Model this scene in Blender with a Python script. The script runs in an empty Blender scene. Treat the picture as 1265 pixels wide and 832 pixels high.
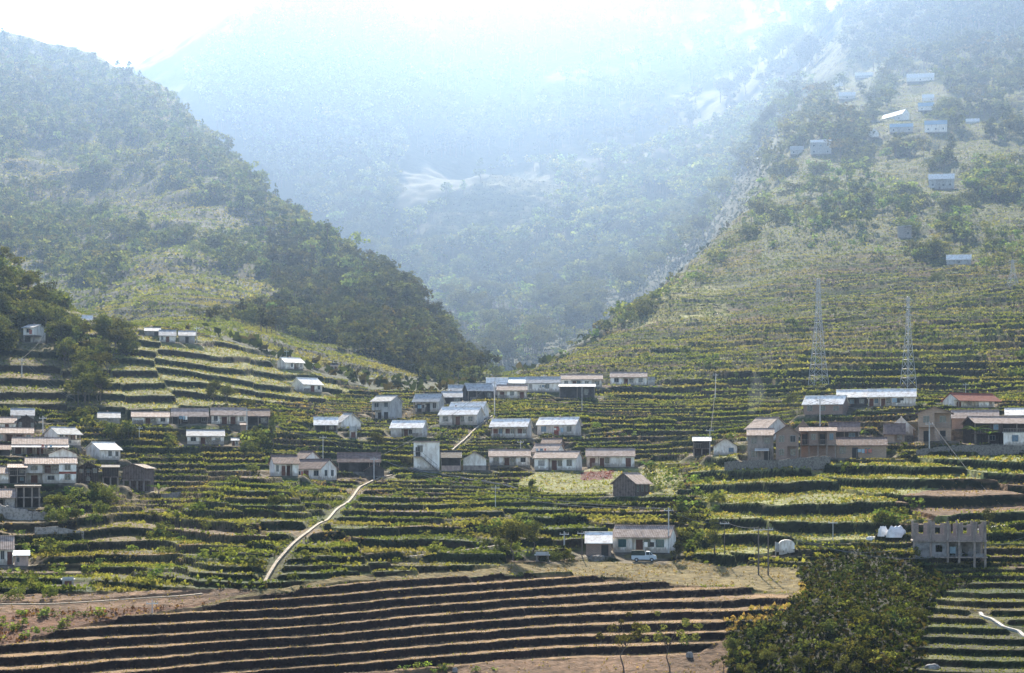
import bpy, math, random
import numpy as np
from mathutils import Vector, Matrix

# ------------------------------------------------------------------ camera, sky, sun, exposure
scene = bpy.context.scene
COL = scene.collection
F = 2460.0                     # focal length in photo pixels (1265 wide)
CU, HV = 632.5, 600.0          # column of the optical axis, row of the level horizon

cam_d = bpy.data.cameras.new("camera")
cam_d.sensor_width = 36.0
cam_d.lens = 36.0 * F / 1265.0
cam_d.shift_y = (HV - 416.0) / 1265.0
cam_d.clip_start = 0.5
cam_d.clip_end = 20000.0
cam = bpy.data.objects.new("camera", cam_d)
cam.rotation_euler = (math.radians(90), 0, 0)
COL.objects.link(cam)
scene.camera = cam

SUN_EL, SUN_AZ = math.radians(34.0), math.radians(-3.0)     # low sun beyond the valley head, azimuth from +Y to +X
world = bpy.data.worlds.new("World")
scene.world = world
world.use_nodes = True
wn = world.node_tree
sky = wn.nodes.new("ShaderNodeTexSky")
sky.sky_type = 'NISHITA'
sky.sun_disc = False
sky.sun_elevation = SUN_EL
sky.sun_rotation = SUN_AZ
sky.altitude = 1400
sky.dust_density = 1.5
bg = wn.nodes["Background"]
bg.inputs["Strength"].default_value = 0.085
wn.links.new(sky.outputs["Color"], bg.inputs["Color"])

sun_d = bpy.data.lights.new("sun", 'SUN')
sun_d.energy = 5.0
sun_d.angle = math.radians(0.5)
sun_d.color = (1.0, 0.87, 0.67)
sun = bpy.data.objects.new("sun", sun_d)
sv = Vector((math.sin(SUN_AZ) * math.cos(SUN_EL), math.cos(SUN_AZ) * math.cos(SUN_EL), math.sin(SUN_EL)))
sun.rotation_euler = sv.to_track_quat('Z', 'Y').to_euler()
sun.location = (0, 0, 600)
COL.objects.link(sun)

scene.view_settings.view_transform = 'Standard'
scene.view_settings.look = 'None'
scene.view_settings.exposure = 1.8
scene.view_settings.gamma = 1.0
cy = scene.cycles
cy.use_denoising = True
cy.max_bounces = 5
cy.diffuse_bounces = 3
cy.glossy_bounces = 1
cy.transmission_bounces = 3
cy.volume_bounces = 0
cy.transparent_max_bounces = 6
cy.sample_clamp_indirect = 6.0

# ------------------------------------------------------------------ helpers
def rs(seed):
    return np.random.RandomState(seed)

def _hash(ix, iy, seed):
    h = (ix.astype(np.int64) * 374761393 + iy.astype(np.int64) * 668265263 + seed * 982451653) & 0xFFFFFFFF
    h = ((h ^ (h >> 13)) * 1274126177) & 0xFFFFFFFF
    h = (h ^ (h >> 16)) & 0xFFFFFFFF
    return h.astype(np.float64) / 4294967295.0

def vnoise(x, y, seed=0):
    x = np.asarray(x, dtype=np.float64); y = np.asarray(y, dtype=np.float64)
    ix = np.floor(x); iy = np.floor(y)
    fx = x - ix; fy = y - iy
    fx = fx * fx * (3 - 2 * fx); fy = fy * fy * (3 - 2 * fy)
    a = _hash(ix, iy, seed); b = _hash(ix + 1, iy, seed)
    c = _hash(ix, iy + 1, seed); d = _hash(ix + 1, iy + 1, seed)
    return (a * (1 - fx) + b * fx) * (1 - fy) + (c * (1 - fx) + d * fx) * fy

def fbm(x, y, seed=0, octv=4):
    s = 0.0; a = 0.5
    for k in range(octv):
        s = s + a * (vnoise(x * 2 ** k, y * 2 ** k, seed + k * 17) - 0.5) * 2
        a *= 0.5
    return s

def sstep(a, b, x):
    t = np.clip((x - a) / (b - a), 0, 1)
    return t * t * (3 - 2 * t)

def mesh_np(name, V, Fq, cols=None, smooth=False):
    V = np.ascontiguousarray(V, dtype=np.float32); Fq = np.ascontiguousarray(Fq, dtype=np.int32)
    me = bpy.data.meshes.new(name)
    n, k = Fq.shape
    me.vertices.add(len(V)); me.vertices.foreach_set("co", V.ravel())
    me.loops.add(n * k); me.loops.foreach_set("vertex_index", Fq.ravel())
    me.polygons.add(n); me.polygons.foreach_set("loop_start", np.arange(0, n * k, k, dtype=np.int32))
    if smooth:
        me.polygons.foreach_set("use_smooth", np.ones(n, dtype=bool))
    me.update(calc_edges=True)
    if cols is not None:
        at = me.color_attributes.new("col", 'FLOAT_COLOR', 'POINT')
        c4 = np.ones((len(V), 4), dtype=np.float32); c4[:, :3] = cols
        at.data.foreach_set("color", c4.ravel())
    return me

def link(name, data, parent=None, loc=None, rz=0.0, **props):
    o = bpy.data.objects.new(name, data)
    COL.objects.link(o)
    if parent is not None: o.parent = parent
    if loc is not None: o.location = loc
    if rz: o.rotation_euler = (0, 0, rz)
    for k, v in props.items(): o[k] = v
    return o

# ------------------------------------------------------------------ materials
def new_mat(name):
    m = bpy.data.materials.new(name); m.use_nodes = True
    nt = m.node_tree
    return m, nt, nt.nodes["Principled BSDF"]

def attr_ground(name):
    m, nt, b = new_mat(name)
    at = nt.nodes.new("ShaderNodeAttribute"); at.attribute_name = "col"
    geo = nt.nodes.new("ShaderNodeNewGeometry")
    n1 = nt.nodes.new("ShaderNodeTexNoise"); n1.inputs["Scale"].default_value = 0.9; n1.inputs["Detail"].default_value = 6
    n2 = nt.nodes.new("ShaderNodeTexNoise"); n2.inputs["Scale"].default_value = 0.12; n2.inputs["Detail"].default_value = 3
    nt.links.new(geo.outputs["Position"], n1.inputs["Vector"]); nt.links.new(geo.outputs["Position"], n2.inputs["Vector"])
    mr = nt.nodes.new("ShaderNodeMapRange"); mr.inputs["From Min"].default_value = .3; mr.inputs["From Max"].default_value = .7
    mr.inputs["To Min"].default_value = 0.45; mr.inputs["To Max"].default_value = 1.5
    nt.links.new(n1.outputs["Fac"], mr.inputs["Value"])
    mr2 = nt.nodes.new("ShaderNodeMapRange"); mr2.inputs["From Min"].default_value = .3; mr2.inputs["From Max"].default_value = .7
    mr2.inputs["To Min"].default_value = 0.7; mr2.inputs["To Max"].default_value = 1.25
    nt.links.new(n2.outputs["Fac"], mr2.inputs["Value"])
    mu = nt.nodes.new("ShaderNodeMath"); mu.operation = 'MULTIPLY'
    nt.links.new(mr.outputs[0], mu.inputs[0]); nt.links.new(mr2.outputs[0], mu.inputs[1])
    vm = nt.nodes.new("ShaderNodeVectorMath"); vm.operation = 'SCALE'
    nt.links.new(at.outputs["Color"], vm.inputs[0]); nt.links.new(mu.outputs[0], vm.inputs["Scale"])
    nt.links.new(vm.outputs[0], b.inputs["Base Color"])
    b.inputs["Roughness"].default_value = 0.95
    b.inputs["Specular IOR Level"].default_value = 0.1
    n3 = nt.nodes.new("ShaderNodeTexNoise"); n3.inputs["Scale"].default_value = 2.2; n3.inputs["Detail"].default_value = 5
    nt.links.new(geo.outputs["Position"], n3.inputs["Vector"])
    bp = nt.nodes.new("ShaderNodeBump"); bp.inputs["Strength"].default_value = 0.8; bp.inputs["Distance"].default_value = 0.25
    nt.links.new(n3.outputs["Fac"], bp.inputs["Height"]); nt.links.new(bp.outputs[0], b.inputs["Normal"])
    return m

def leaf_mat(name, trans=0.45):
    m = bpy.data.materials.new(name); m.use_nodes = True
    nt = m.node_tree; nt.nodes.remove(nt.nodes["Principled BSDF"])
    out = nt.nodes["Material Output"]
    at = nt.nodes.new("ShaderNodeAttribute"); at.attribute_name = "col"
    oi = nt.nodes.new("ShaderNodeObjectInfo")
    hs = nt.nodes.new("ShaderNodeHueSaturation")
    mh = nt.nodes.new("ShaderNodeMapRange"); mh.inputs["To Min"].default_value = .472; mh.inputs["To Max"].default_value = .512
    mv = nt.nodes.new("ShaderNodeMapRange"); mv.inputs["To Min"].default_value = .55; mv.inputs["To Max"].default_value = 1.55
    nt.links.new(oi.outputs["Random"], mh.inputs["Value"]); nt.links.new(oi.outputs["Random"], mv.inputs["Value"])
    nt.links.new(mh.outputs[0], hs.inputs["Hue"]); nt.links.new(mv.outputs[0], hs.inputs["Value"])
    nt.links.new(at.outputs["Color"], hs.inputs["Color"])
    d = nt.nodes.new("ShaderNodeBsdfDiffuse"); t = nt.nodes.new("ShaderNodeBsdfTranslucent")
    mx = nt.nodes.new("ShaderNodeMixShader"); mx.inputs[0].default_value = trans
    tm = nt.nodes.new("ShaderNodeMix"); tm.data_type = 'RGBA'; tm.blend_type = 'MULTIPLY'; tm.inputs[0].default_value = 1.0
    tm.inputs[7].default_value = (1.6, 1.6, 0.72, 1)
    nt.links.new(hs.outputs[0], tm.inputs[6])
    nt.links.new(hs.outputs[0], d.inputs["Color"]); nt.links.new(tm.outputs[2], t.inputs["Color"])
    nt.links.new(d.outputs[0], mx.inputs[1]); nt.links.new(t.outputs[0], mx.inputs[2])
    nt.links.new(mx.outputs[0], out.inputs["Surface"])
    return m

M = {}
M['ground'] = attr_ground("ground_soil")
M['leaf'] = leaf_mat("leaves", 0.33)
M['crop'] = leaf_mat("crop_leaves", 0.5)

def surf(name, col, col2=None, scale=1.5, rough=0.85, bump=0.0, kind='noise', metal=0.0, stretch=(1, 1, 1), dirt=False):
    """painted, plastered or weathered surface: two tones mixed by stretched noise, optional bricks or corrugation"""
    m, nt, b = new_mat(name)
    tc = nt.nodes.new("ShaderNodeTexCoord")
    mp = nt.nodes.new("ShaderNodeMapping"); mp.inputs["Scale"].default_value = stretch
    nt.links.new(tc.outputs["Object"], mp.inputs["Vector"])
    nz = nt.nodes.new("ShaderNodeTexNoise"); nz.inputs["Scale"].default_value = scale; nz.inputs["Detail"].default_value = 6
    nz.inputs["Roughness"].default_value = 0.65
    oi = nt.nodes.new("ShaderNodeObjectInfo")
    ad = nt.nodes.new("ShaderNodeVectorMath"); ad.operation = 'ADD'
    sc_ = nt.nodes.new("ShaderNodeMath"); sc_.operation = 'MULTIPLY'; sc_.inputs[1].default_value = 60
    nt.links.new(oi.outputs["Random"], sc_.inputs[0])
    nt.links.new(mp.outputs[0], ad.inputs[0]); nt.links.new(sc_.outputs[0], ad.inputs[1])
    nt.links.new(ad.outputs[0], nz.inputs["Vector"])
    cr = nt.nodes.new("ShaderNodeValToRGB")
    c2 = col2 or tuple(c * 0.6 for c in col)
    cr.color_ramp.elements[0].position = .36; cr.color_ramp.elements[0].color = (*c2, 1)
    cr.color_ramp.elements[1].position = .56; cr.color_ramp.elements[1].color = (*col, 1)
    nt.links.new(nz.outputs["Fac"], cr.inputs[0])
    colout = cr.outputs[0]; height = nz.outputs["Fac"]
    if kind == 'brick':
        br = nt.nodes.new("ShaderNodeTexBrick"); br.inputs["Scale"].default_value = 1.0
        br.inputs["Brick Width"].default_value = .42; br.inputs["Row Height"].default_value = .16; br.inputs["Mortar Size"].default_value = .018
        sx = nt.nodes.new("ShaderNodeSeparateXYZ"); cx = nt.nodes.new("ShaderNodeCombineXYZ"); s2 = nt.nodes.new("ShaderNodeMath")
        nt.links.new(tc.outputs["Object"], sx.inputs[0])
        nt.links.new(sx.outputs["X"], s2.inputs[0]); nt.links.new(sx.outputs["Y"], s2.inputs[1])
        nt.links.new(s2.outputs[0], cx.inputs["X"]); nt.links.new(sx.outputs["Z"], cx.inputs["Y"])
        nt.links.new(cx.outputs[0], br.inputs["Vector"])
        nt.links.new(cr.outputs[0], br.inputs["Color1"])
        br.inputs["Color2"].default_value = (*[c * 0.7 for c in col], 1)
        br.inputs["Mortar"].default_value = (.30, .27, .24, 1)
        colout = br.outputs["Color"]
    if kind in ('rib', 'tile', 'plank'):
        wv = nt.nodes.new("ShaderNodeTexWave"); wv.wave_type = 'BANDS'; wv.bands_direction = 'X'
        wv.inputs["Scale"].default_value = {'rib': 1.6, 'tile': 1.1, 'plank': 1.0}[kind]; wv.inputs["Distortion"].default_value = {'rib': 0.0, 'tile': .6, 'plank': .5}[kind]
        nt.links.new(tc.outputs["Object"], wv.inputs["Vector"])
        mm = nt.nodes.new("ShaderNodeMix"); mm.data_type = 'RGBA'; mm.blend_type = 'MULTIPLY'
        mm.inputs[0].default_value = {'rib': .25, 'tile': .45, 'plank': .6}[kind]
        nt.links.new(cr.outputs[0], mm.inputs[6]); nt.links.new(wv.outputs["Color"], mm.inputs[7])
        colout = mm.outputs[2]; height = wv.outputs["Fac"]; bump = max(bump, .5)
    if dirt:      # splashed mud and damp along the foot of the wall, ragged at its upper edge
        sz = nt.nodes.new("ShaderNodeSeparateXYZ"); nt.links.new(tc.outputs["Object"], sz.inputs[0])
        n9 = nt.nodes.new("ShaderNodeTexNoise"); n9.inputs["Scale"].default_value = 1.7; n9.inputs["Detail"].default_value = 5
        nt.links.new(ad.outputs[0], n9.inputs["Vector"])
        m9 = nt.nodes.new("ShaderNodeMath"); m9.operation = 'MULTIPLY_ADD'; m9.inputs[1].default_value = -2.2
        nt.links.new(n9.outputs["Fac"], m9.inputs[0]); nt.links.new(sz.outputs["Z"], m9.inputs[2])
        r9 = nt.nodes.new("ShaderNodeMapRange"); r9.inputs["From Min"].default_value = -.75; r9.inputs["From Max"].default_value = -.25
        r9.inputs["To Min"].default_value = .75; r9.inputs["To Max"].default_value = 0
        nt.links.new(m9.outputs[0], r9.inputs["Value"])
        x9 = nt.nodes.new("ShaderNodeMix"); x9.data_type = 'RGBA'; x9.inputs[7].default_value = (.27, .22, .17, 1)
        nt.links.new(r9.outputs[0], x9.inputs[0]); nt.links.new(colout, x9.inputs[6]); colout = x9.outputs[2]
    nt.links.new(colout, b.inputs["Base Color"])
    b.inputs["Roughness"].default_value = rough; b.inputs["Metallic"].default_value = metal
    b.inputs["Specular IOR Level"].default_value = 0.25
    if bump:
        bp = nt.nodes.new("ShaderNodeBump"); bp.inputs["Strength"].default_value = bump; bp.inputs["Distance"].default_value = 0.05
        nt.links.new(height, bp.inputs["Height"]); nt.links.new(bp.outputs[0], b.inputs["Normal"])
    return m

V_ST = (1.4, 1.4, .5)
M['white'] = surf("whitewash", (.87, .83, .76), (.58, .51, .43), .9, stretch=V_ST, dirt=True)
M['offwhite'] = surf("aged_plaster", (.60, .57, .52), (.36, .31, .27), 1.0, stretch=V_ST, dirt=True)
M['grey'] = surf("grey_plaster", (.42, .42, .41), (.24, .235, .22), 1.0, stretch=V_ST, dirt=True)
M['concrete'] = surf("raw_concrete", (.29, .24, .205), (.14, .115, .10), 1.3, stretch=V_ST)
M['pink'] = surf("pinkish_plaster", (.50, .36, .29), (.30, .22, .19), 1.1, stretch=V_ST)
M['brick'] = surf("brown_brick", (.30, .19, .14), (.18, .115, .085), 1.2, kind='brick')
M['tanbrick'] = surf("tan_brick", (.46, .31, .21), (.30, .20, .135), 1.2, kind='brick')
M['block'] = surf("pale_block", (.30, .215, .185), (.17, .12, .105), 1.6, kind='brick')
M['wood'] = surf("dark_wood", (.10, .075, .06), (.05, .038, .032), 2.0, kind='plank')
M['timber'] = surf("weathered_timber", (.24, .18, .15), (.14, .10, .085), 2.0, kind='plank')
M['dark'] = surf("dark_wall", (.07, .062, .058), (.035, .03, .028), 1.0)  # dark wall tone mottled with a darker one
M['post'] = surf("post_wood", (.30, .25, .21), (.18, .15, .12), 2.0)
M['r_tan'] = surf("tan_tiles", (.50, .38, .31), (.30, .215, .17), 1.2, kind='tile')
M['r_white'] = surf("pale_sheet_roof", (.80, .73, .64), (.54, .47, .40), .8, kind='rib', rough=.75)
M['r_grey'] = surf("grey_tiles", (.40, .35, .31), (.21, .19, .175), 1.2, kind='tile')
M['r_brown'] = surf("brown_tiles", (.27, .18, .145), (.14, .095, .075), 1.2, kind='tile')
M['r_red'] = surf("reddish_tiles", (.21, .145, .125), (.13, .09, .08), 1.2, kind='tile')
M['r_dark'] = surf("slate_roof", (.16, .16, .17), (.09, .09, .095), 1.2, kind='tile')
M['r_blue'] = surf("bluish_sheet_roof", (.36, .50, .58), (.26, .36, .42), .9, kind='rib', rough=.5)
M['frame'] = surf("window_frame", (.30, .30, .29), None, 3)
M['frame_teal'] = surf("teal_frame", (.06, .16, .16), None, 3)
M['door'] = surf("brown_door", (.16, .07, .045), None, 3)
M['door_dark'] = surf("dark_door", (.05, .045, .04), None, 3)
M['stone'] = surf("dry_stone", (.20, .185, .165), (.08, .07, .062), 3.2, bump=.8)
M['stone_pale'] = surf("pale_stone", (.34, .31, .28), (.17, .15, .135), 2.6, bump=.8)
M['pole'] = surf("concrete_pole", (.50, .49, .47), (.36, .35, .33), 2)
M['pole_wood'] = surf("tarred_pole", (.16, .13, .11), None, 2)
M['steel'] = surf("galvanised_steel", (.46, .47, .48), (.36, .37, .38), 2, rough=.6, metal=.0)
M['cable'] = surf("cable", (.16, .16, .165), None, 2)
M['path'] = surf("concrete_path", (.30, .24, .17), (.12, .10, .07), 1.0)
M['pathwhite'] = surf("white_path", (.46, .43, .38), (.24, .22, .19), .9)
M['bark'] = surf("bark", (.12, .095, .075), (.06, .048, .04), 4, bump=.5)
M['red'] = surf("red_paint", (.30, .085, .05), None, 2)
M['grey_dark'] = surf("bare_block", (.24, .23, .225), (.13, .125, .12), 1.3)
M['tarp'] = surf("white_tarp", (.78, .76, .74), (.60, .58, .56), 1.2, bump=.4)
M['canvas'] = surf("green_canvas", (.045, .06, .05), None, 2)
M['carpaint'] = surf("pale_blue_paint", (.46, .53, .58), (.40, .46, .50), .6, rough=.35)
M['rubber'] = surf("rubber", (.02, .02, .02), None, 3)
M['plum'] = surf("laundry", (.45, .16, .12), None, 3)
def glass():
    m, nt, b = new_mat("dark_glass")
    b.inputs["Base Color"].default_value = (.025, .035, .04, 1); b.inputs["Roughness"].default_value = .12
    return m
M['glass'] = glass()
def glass2():
    m, nt, b = new_mat("teal_glass")
    b.inputs["Base Color"].default_value = (.04, .10, .10, 1); b.inputs["Roughness"].default_value = .15
    return m
M['glass_teal'] = glass2()

M['curtain'] = surf("pale_curtain", (.42, .38, .33), None, 3)
M['curtain_blue'] = surf("blue_curtain", (.16, .24, .30), None, 3)
# ------------------------------------------------------------------ terrain: one sheet, rows of constant depth, columns of constant bearing
# each line: bearing column, then (row seen there, distance in metres); crests are followed by the hidden ground behind them
CTRL = {
 -250: [(835,222),(752,252),(690,300),(620,335),(585,350),(540,390),(505,425),(455,455),(400,485),(305,540),(350,640),(320,780),(230,880),(170,930),(90,1000),(20,1080),(90,1300),(140,1600),(150,2000),(150,3200)],
 0:   [(835,224),(752,252),(692,300),(625,332),(592,348),(545,388),(512,422),(468,452),(418,484),(332,540),(395,640),(335,780),(250,880),(190,930),(115,1000),(50,1080),(110,1300),(150,1600),(160,2000),(150,3200)],
 100: [(834,228),(750,254),(690,300),(632,333),(594,358),(545,400),(518,425),(470,458),(430,490),(393,532),(410,620),(330,790),(265,870),(200,930),(120,1010),(72,1075),(130,1300),(150,1600),(130,2000),(120,3200)],
 200: [(834,233),(744,256),(700,290),(640,347),(600,388),(552,411),(520,430),(470,468),(413,520),(402,590),(375,680),(320,770),(250,860),(190,920),(112,1000),(170,1180),(230,1500),(115,2050),(105,3200)],
 300: [(834,239),(722,264),(680,287),(640,312),(592,354),(550,412),(524,434),(480,488),(430,545),(398,640),(300,800),(210,925),(270,1080),(260,1450),(130,1800),(20,2180),(40,3200)],
 400: [(834,243),(713,272),(640,326),(592,390),(545,426),(520,466),(478,527),(456,562),(438,620),(370,730),(284,818),(330,950),(300,1250),(200,1550),(100,1850),(-20,2280),(0,3200)],
 500: [(834,246),(706,285),(640,345),(585,405),(540,450),(514,492),(484,542),(470,606),(418,668),(350,738),(388,860),(370,1000),(305,1250),(200,1600),(100,1950),(0,2450),(-40,3200)],
 610: [(834,248),(701,297),(640,348),(578,418),(535,457),(507,500),(482,548),(470,600),(462,645),(475,760),(455,880),(400,1030),(330,1180),(255,1340),(217,1450),(235,1650),(170,1950),(90,2300),(-10,2800),(-60,3400)],
 700: [(834,250),(695,310),(640,348),(605,390),(578,416),(538,455),(490,540),(474,562),(445,620),(432,640),(462,760),(445,880),(390,1010),(320,1160),(265,1330),(228,1480),(185,1750),(100,2150),(0,2750),(-60,3400)],
 800: [(834,247),(692,313),(645,345),(612,372),(576,424),(520,492),(476,572),(440,612),(400,670),(362,722),(405,850),(372,980),(300,1150),(220,1440),(170,1750),(90,2200),(0,2800),(-60,3400)],
 900: [(834,250),(760,272),(706,308),(640,342),(595,378),(560,398),(520,500),(470,566),(400,660),(335,740),(288,800),(292,920),(235,1120),(180,1420),(100,2000),(20,2600),(-60,3400)],
 960: [(834,246),(775,265),(705,308),(640,336),(600,362),(572,380),(540,415),(500,520),(470,562),(400,650),(318,745),(250,830),(200,905),(160,1020),(110,1500),(60,2000),(-60,3000)],
 1040:[(834,240),(785,252),(735,278),(690,314),(640,336),(600,362),(568,388),(520,428),(500,446),(472,560),(400,642),(300,752),(200,870),(120,1020),(60,1250),(0,1650),(-80,2600)],
 1130:[(834,236),(760,270),(712,298),(660,318),(600,356),(560,392),(530,412),(500,440),(474,556),(400,636),(300,745),(200,858),(120,970),(60,1120),(0,1350),(-90,2200)],
 1210:[(834,234),(735,280),(706,304),(640,334),(600,356),(555,396),(530,410),(502,440),(475,554),(400,630),(300,738),(200,848),(120,955),(60,1070),(0,1230),(-100,2000)],
 1320:[(834,232),(735,280),(700,304),(640,332),(590,360),(550,398),(505,440),(475,552),(400,624),(300,728),(200,835),(120,940),(60,1040),(0,1180),(-110,1900)],
 1500:[(834,230),(735,280),(700,304),(640,332),(590,360),(550,398),(505,440),(475,552),(400,620),(300,720),(200,825),(120,930),(60,1020),(0,1150),(-110,1850)],
}
P_ = np.array([(u, d, v) for u, l in CTRL.items() for v, d in l], dtype=float)
KD = 9.0
cx_, cy_, cv_ = P_[:, 0] / 100.0, np.log(P_[:, 1]) * KD, P_[:, 2]

def _tps(r2):
    return np.where(r2 > 1e-12, 0.5 * r2 * np.log(np.maximum(r2, 1e-12)), 0.0)

n_ = len(P_)
A_ = np.zeros((n_ + 3, n_ + 3))
A_[:n_, :n_] = _tps((cx_[:, None] - cx_) ** 2 + (cy_[:, None] - cy_) ** 2) + np.eye(n_) * 0.02
A_[:n_, n_:] = np.stack([np.ones(n_), cx_, cy_], 1); A_[n_:, :n_] = A_[:n_, n_:].T
W_ = np.linalg.solve(A_, np.concatenate([cv_, np.zeros(3)]))

D_NEAR = np.concatenate([np.linspace(1.5, 120, 26), np.linspace(125, 212, 30)])
_d, D_FAR = 213.0, []
while _d < 3400:
    D_FAR.append(_d)
    _d += _d * (0.00082 if _d < 330 else 0.00105 if _d < 720 else 0.0016 if _d < 1150 else 0.0045)
DG = np.concatenate([D_NEAR, np.array(D_FAR)])
UG = np.concatenate([np.arange(-900, -60, 14.0), np.arange(-60, 1326, 2.0), np.arange(1330, 2180, 14.0)])
NU, ND = len(UG), len(DG)
def far_stretch(d):
    m = 580 * (np.clip(d, 580, 1100) / 580.0) ** 2.6
    return np.where(d > 580, m * (np.maximum(d, 1100) / 1100.0) ** 0.5, d)
DTG = far_stretch(DG)          # true distances of the grid rows

# coarse evaluation then bilinear upsampling
uc = np.arange(-250, 1521, 10.0); dc = np.exp(np.arange(math.log(200), math.log(3450), 0.0075))
gx, gy = np.meshgrid(uc / 100.0, np.log(dc) * KD, indexing='ij')
VC = np.zeros_like(gx)
for i in range(len(uc)):
    r2 = (gx[i][:, None] - cx_) ** 2 + (gy[i][:, None] - cy_) ** 2
    VC[i] = _tps(r2) @ W_[:n_] + W_[n_] + W_[n_ + 1] * gx[i] + W_[n_ + 2] * gy[i]

def bil(grid, fu, fd):
    fu = np.clip(fu, 0, grid.shape[0] - 1.001); fd = np.clip(fd, 0, grid.shape[1] - 1.001)
    i = fu.astype(int); j = fd.astype(int); a = fu - i; b = fd - j
    return (grid[i, j] * (1 - a) + grid[i + 1, j] * a) * (1 - b) + (grid[i, j + 1] * (1 - a) + grid[i + 1, j + 1] * a) * b

UU, DD = np.meshgrid(UG, DG, indexing='ij')
VV = bil(VC, (np.clip(UU, -250, 1510) + 250) / 10.0, (np.log(np.maximum(DD, 201)) - math.log(200)) / 0.0075)
DT = far_stretch(DD)
XX = (UU - CU) / F * DT
YY = DT.copy()
ZZ = (HV - VV) / F * DT
# the slope we stand on, falling into the dip in front of the field
zn = -1.8 - 0.21 * DD
wn_ = sstep(120, 222, DD)
ZZ = np.where(DD < 222, zn * (1 - wn_) + ZZ * wn_, ZZ)
# uneven ground, larger further off
amp = np.clip((DD - 430) / 500, 0, 1.3)
ZZ += fbm(XX / 52, YY / 52, 3, 4) * (np.where(DD > 222, sstep(262, 330, DD), 0) * 1.3 + .3 + amp * 7.0) + fbm(XX / 170, YY / 170, 9, 3) * amp * 12.0
ZS = ZZ.copy()
VS = HV - F * ZS / DT

def findex(arr, x):
    return np.interp(x, arr, np.arange(len(arr)))

_J0 = int(np.searchsorted(DG, 200))
def hit_n(u, v, dmin=200.0):
    """distance at which the sight line through bearing u, row v first meets the smooth ground"""
    fu = float(np.clip(findex(UG, u), 0, NU - 1.001)); i = int(fu); a = fu - i
    col = VS[i] * (1 - a) + VS[i + 1] * a
    j0 = max(_J0, int(np.searchsorted(DG, dmin)))
    k = np.nonzero(col[j0:] <= v)[0]
    if len(k) == 0: return None
    j = j0 + int(k[0])
    if j == j0: return float(DG[j])
    t = (col[j - 1] - v) / max(1e-6, (col[j - 1] - col[j]))
    return float(DG[j - 1] + (DG[j] - DG[j - 1]) * np.clip(t, 0, 1))

def hit(u, v, dmin=200.0):
    d = hit_n(u, v, dmin)
    return None if d is None else float(far_stretch(np.array(d)))

def zat(x, y):
    """height of the finished ground"""
    x = np.asarray(x, float); y = np.asarray(y, float)
    return bil(ZZ, findex(UG, CU + x / y * F), findex(DTG, y))

def plan(poly, n=5, dmin=200.0):
    out = []
    for k in range(len(poly)):
        a, b = poly[k], poly[(k + 1) % len(poly)]
        for t in range(n):
            u = a[0] + (b[0] - a[0]) * t / n; v = a[1] + (b[1] - a[1]) * t / n
            d = hit_n(u, v, dmin)
            out.append((u, d if d else 3300.0))
    return out

def inpoly(poly, u, d):
    px = np.array([p[0] for p in poly]); py = np.log(np.array([p[1] for p in poly]))
    ld = np.log(d); res = np.zeros(u.shape, bool)
    for k in range(len(px)):
        x0, y0, x1, y1 = px[k - 1], py[k - 1], px[k], py[k]
        if abs(y1 - y0) < 1e-12: continue
        c = (y0 > ld) != (y1 > ld)
        res ^= c & (u < (x1 - x0) * (ld - y0) / (y1 - y0) + x0)
    return res

UW = UU + fbm(XX / 9, YY / 9, 71, 3) * 16
DW = DD * (1 + fbm(XX / 11, YY / 11, 81, 3) * 0.012)
def zone(poly, n=5, dmin=200.0):
    return inpoly(plan(poly, n, dmin), UW, DW)

Z_FIELD = zone([(-60,840),(-60,832),(0,800),(110,770),(200,754),(330,734),(450,722),(600,713),(720,713),(850,722),(985,737),(965,765),(900,790),(860,812),(620,818),(420,832),(300,845)])
Z_PLAT = zone([(150,765),(260,741),(330,727),(450,713),(600,704),(720,695),(840,691),(985,703),(990,736),(850,721),(720,712),(600,712),(450,721),(330,733),(200,753)])
Z_BRUSH = zone([(-100,850),(-60,757),(0,757),(150,752),(260,741),(110,771),(0,802),(-60,834)]) & ~Z_FIELD & ~Z_PLAT
Z_BOT = (DD < 262) & (DD > 200) & (UU < 900) & ~Z_FIELD & ~Z_PLAT & ~Z_BRUSH
Z_GARD = zone([(640,600),(660,582),(720,580),(800,577),(850,590),(840,612),(760,606),(690,612)])
Z_REDP = zone([(715,586),(760,581),(758,592),(716,594)])
Z_HUMP = zone([(850,590),(900,560),(1000,584),(1140,562),(1265,560),(1330,560),(1330,655),(1130,640),(1080,668),(990,672),(905,700),(860,690),(870,640)])
Z_HBROWN = zone([(1105,625),(1150,600),(1195,592),(1265,590),(1330,590),(1330,632),(1215,640),(1140,640)])
Z_RIB = zone([(1188,566),(1330,562),(1330,590),(1185,590)])
Z_RAV = zone([(900,832),(900,765),(985,740),(985,700),(1070,676),(1135,690),(1170,716),(1210,716),(1165,735),(1150,770),(1130,850),(900,850)])
Z_PADDY = zone([(1155,735),(1215,718),(1330,714),(1330,850),(1110,850),(1140,790)])
Z_GULLY = zone([(100,712),(40,690),(60,640),(110,625),(200,560),(285,585),(215,640),(190,665)])
LEFT_HILL = (UU < 640) & (DD > np.interp(UU, [-250, 0, 100, 200, 300, 400, 500, 640], [560, 556, 548, 556, 590, 590, 612, 655]))
NEARLEFT = (UU < 190) & (DD > 430) & ~LEFT_HILL
R_SIDE = np.interp(UU, [640, 700, 800, 900, 960, 1040], [640, 648, 735, 815, 930, 1900])
RIGHT_HILL = (UU > 600) & (DD > 535) & (DD < R_SIDE)
FAR = (DD > 560) & ~LEFT_HILL & ~RIGHT_HILL & (UU < 1060)
FAR |= LEFT_HILL & (DD > np.interp(UU, [-250, 0, 100, 200, 300, 400, 500, 640], [1100, 1100, 1090, 1030, 950, 840, 760, 680]))
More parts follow.
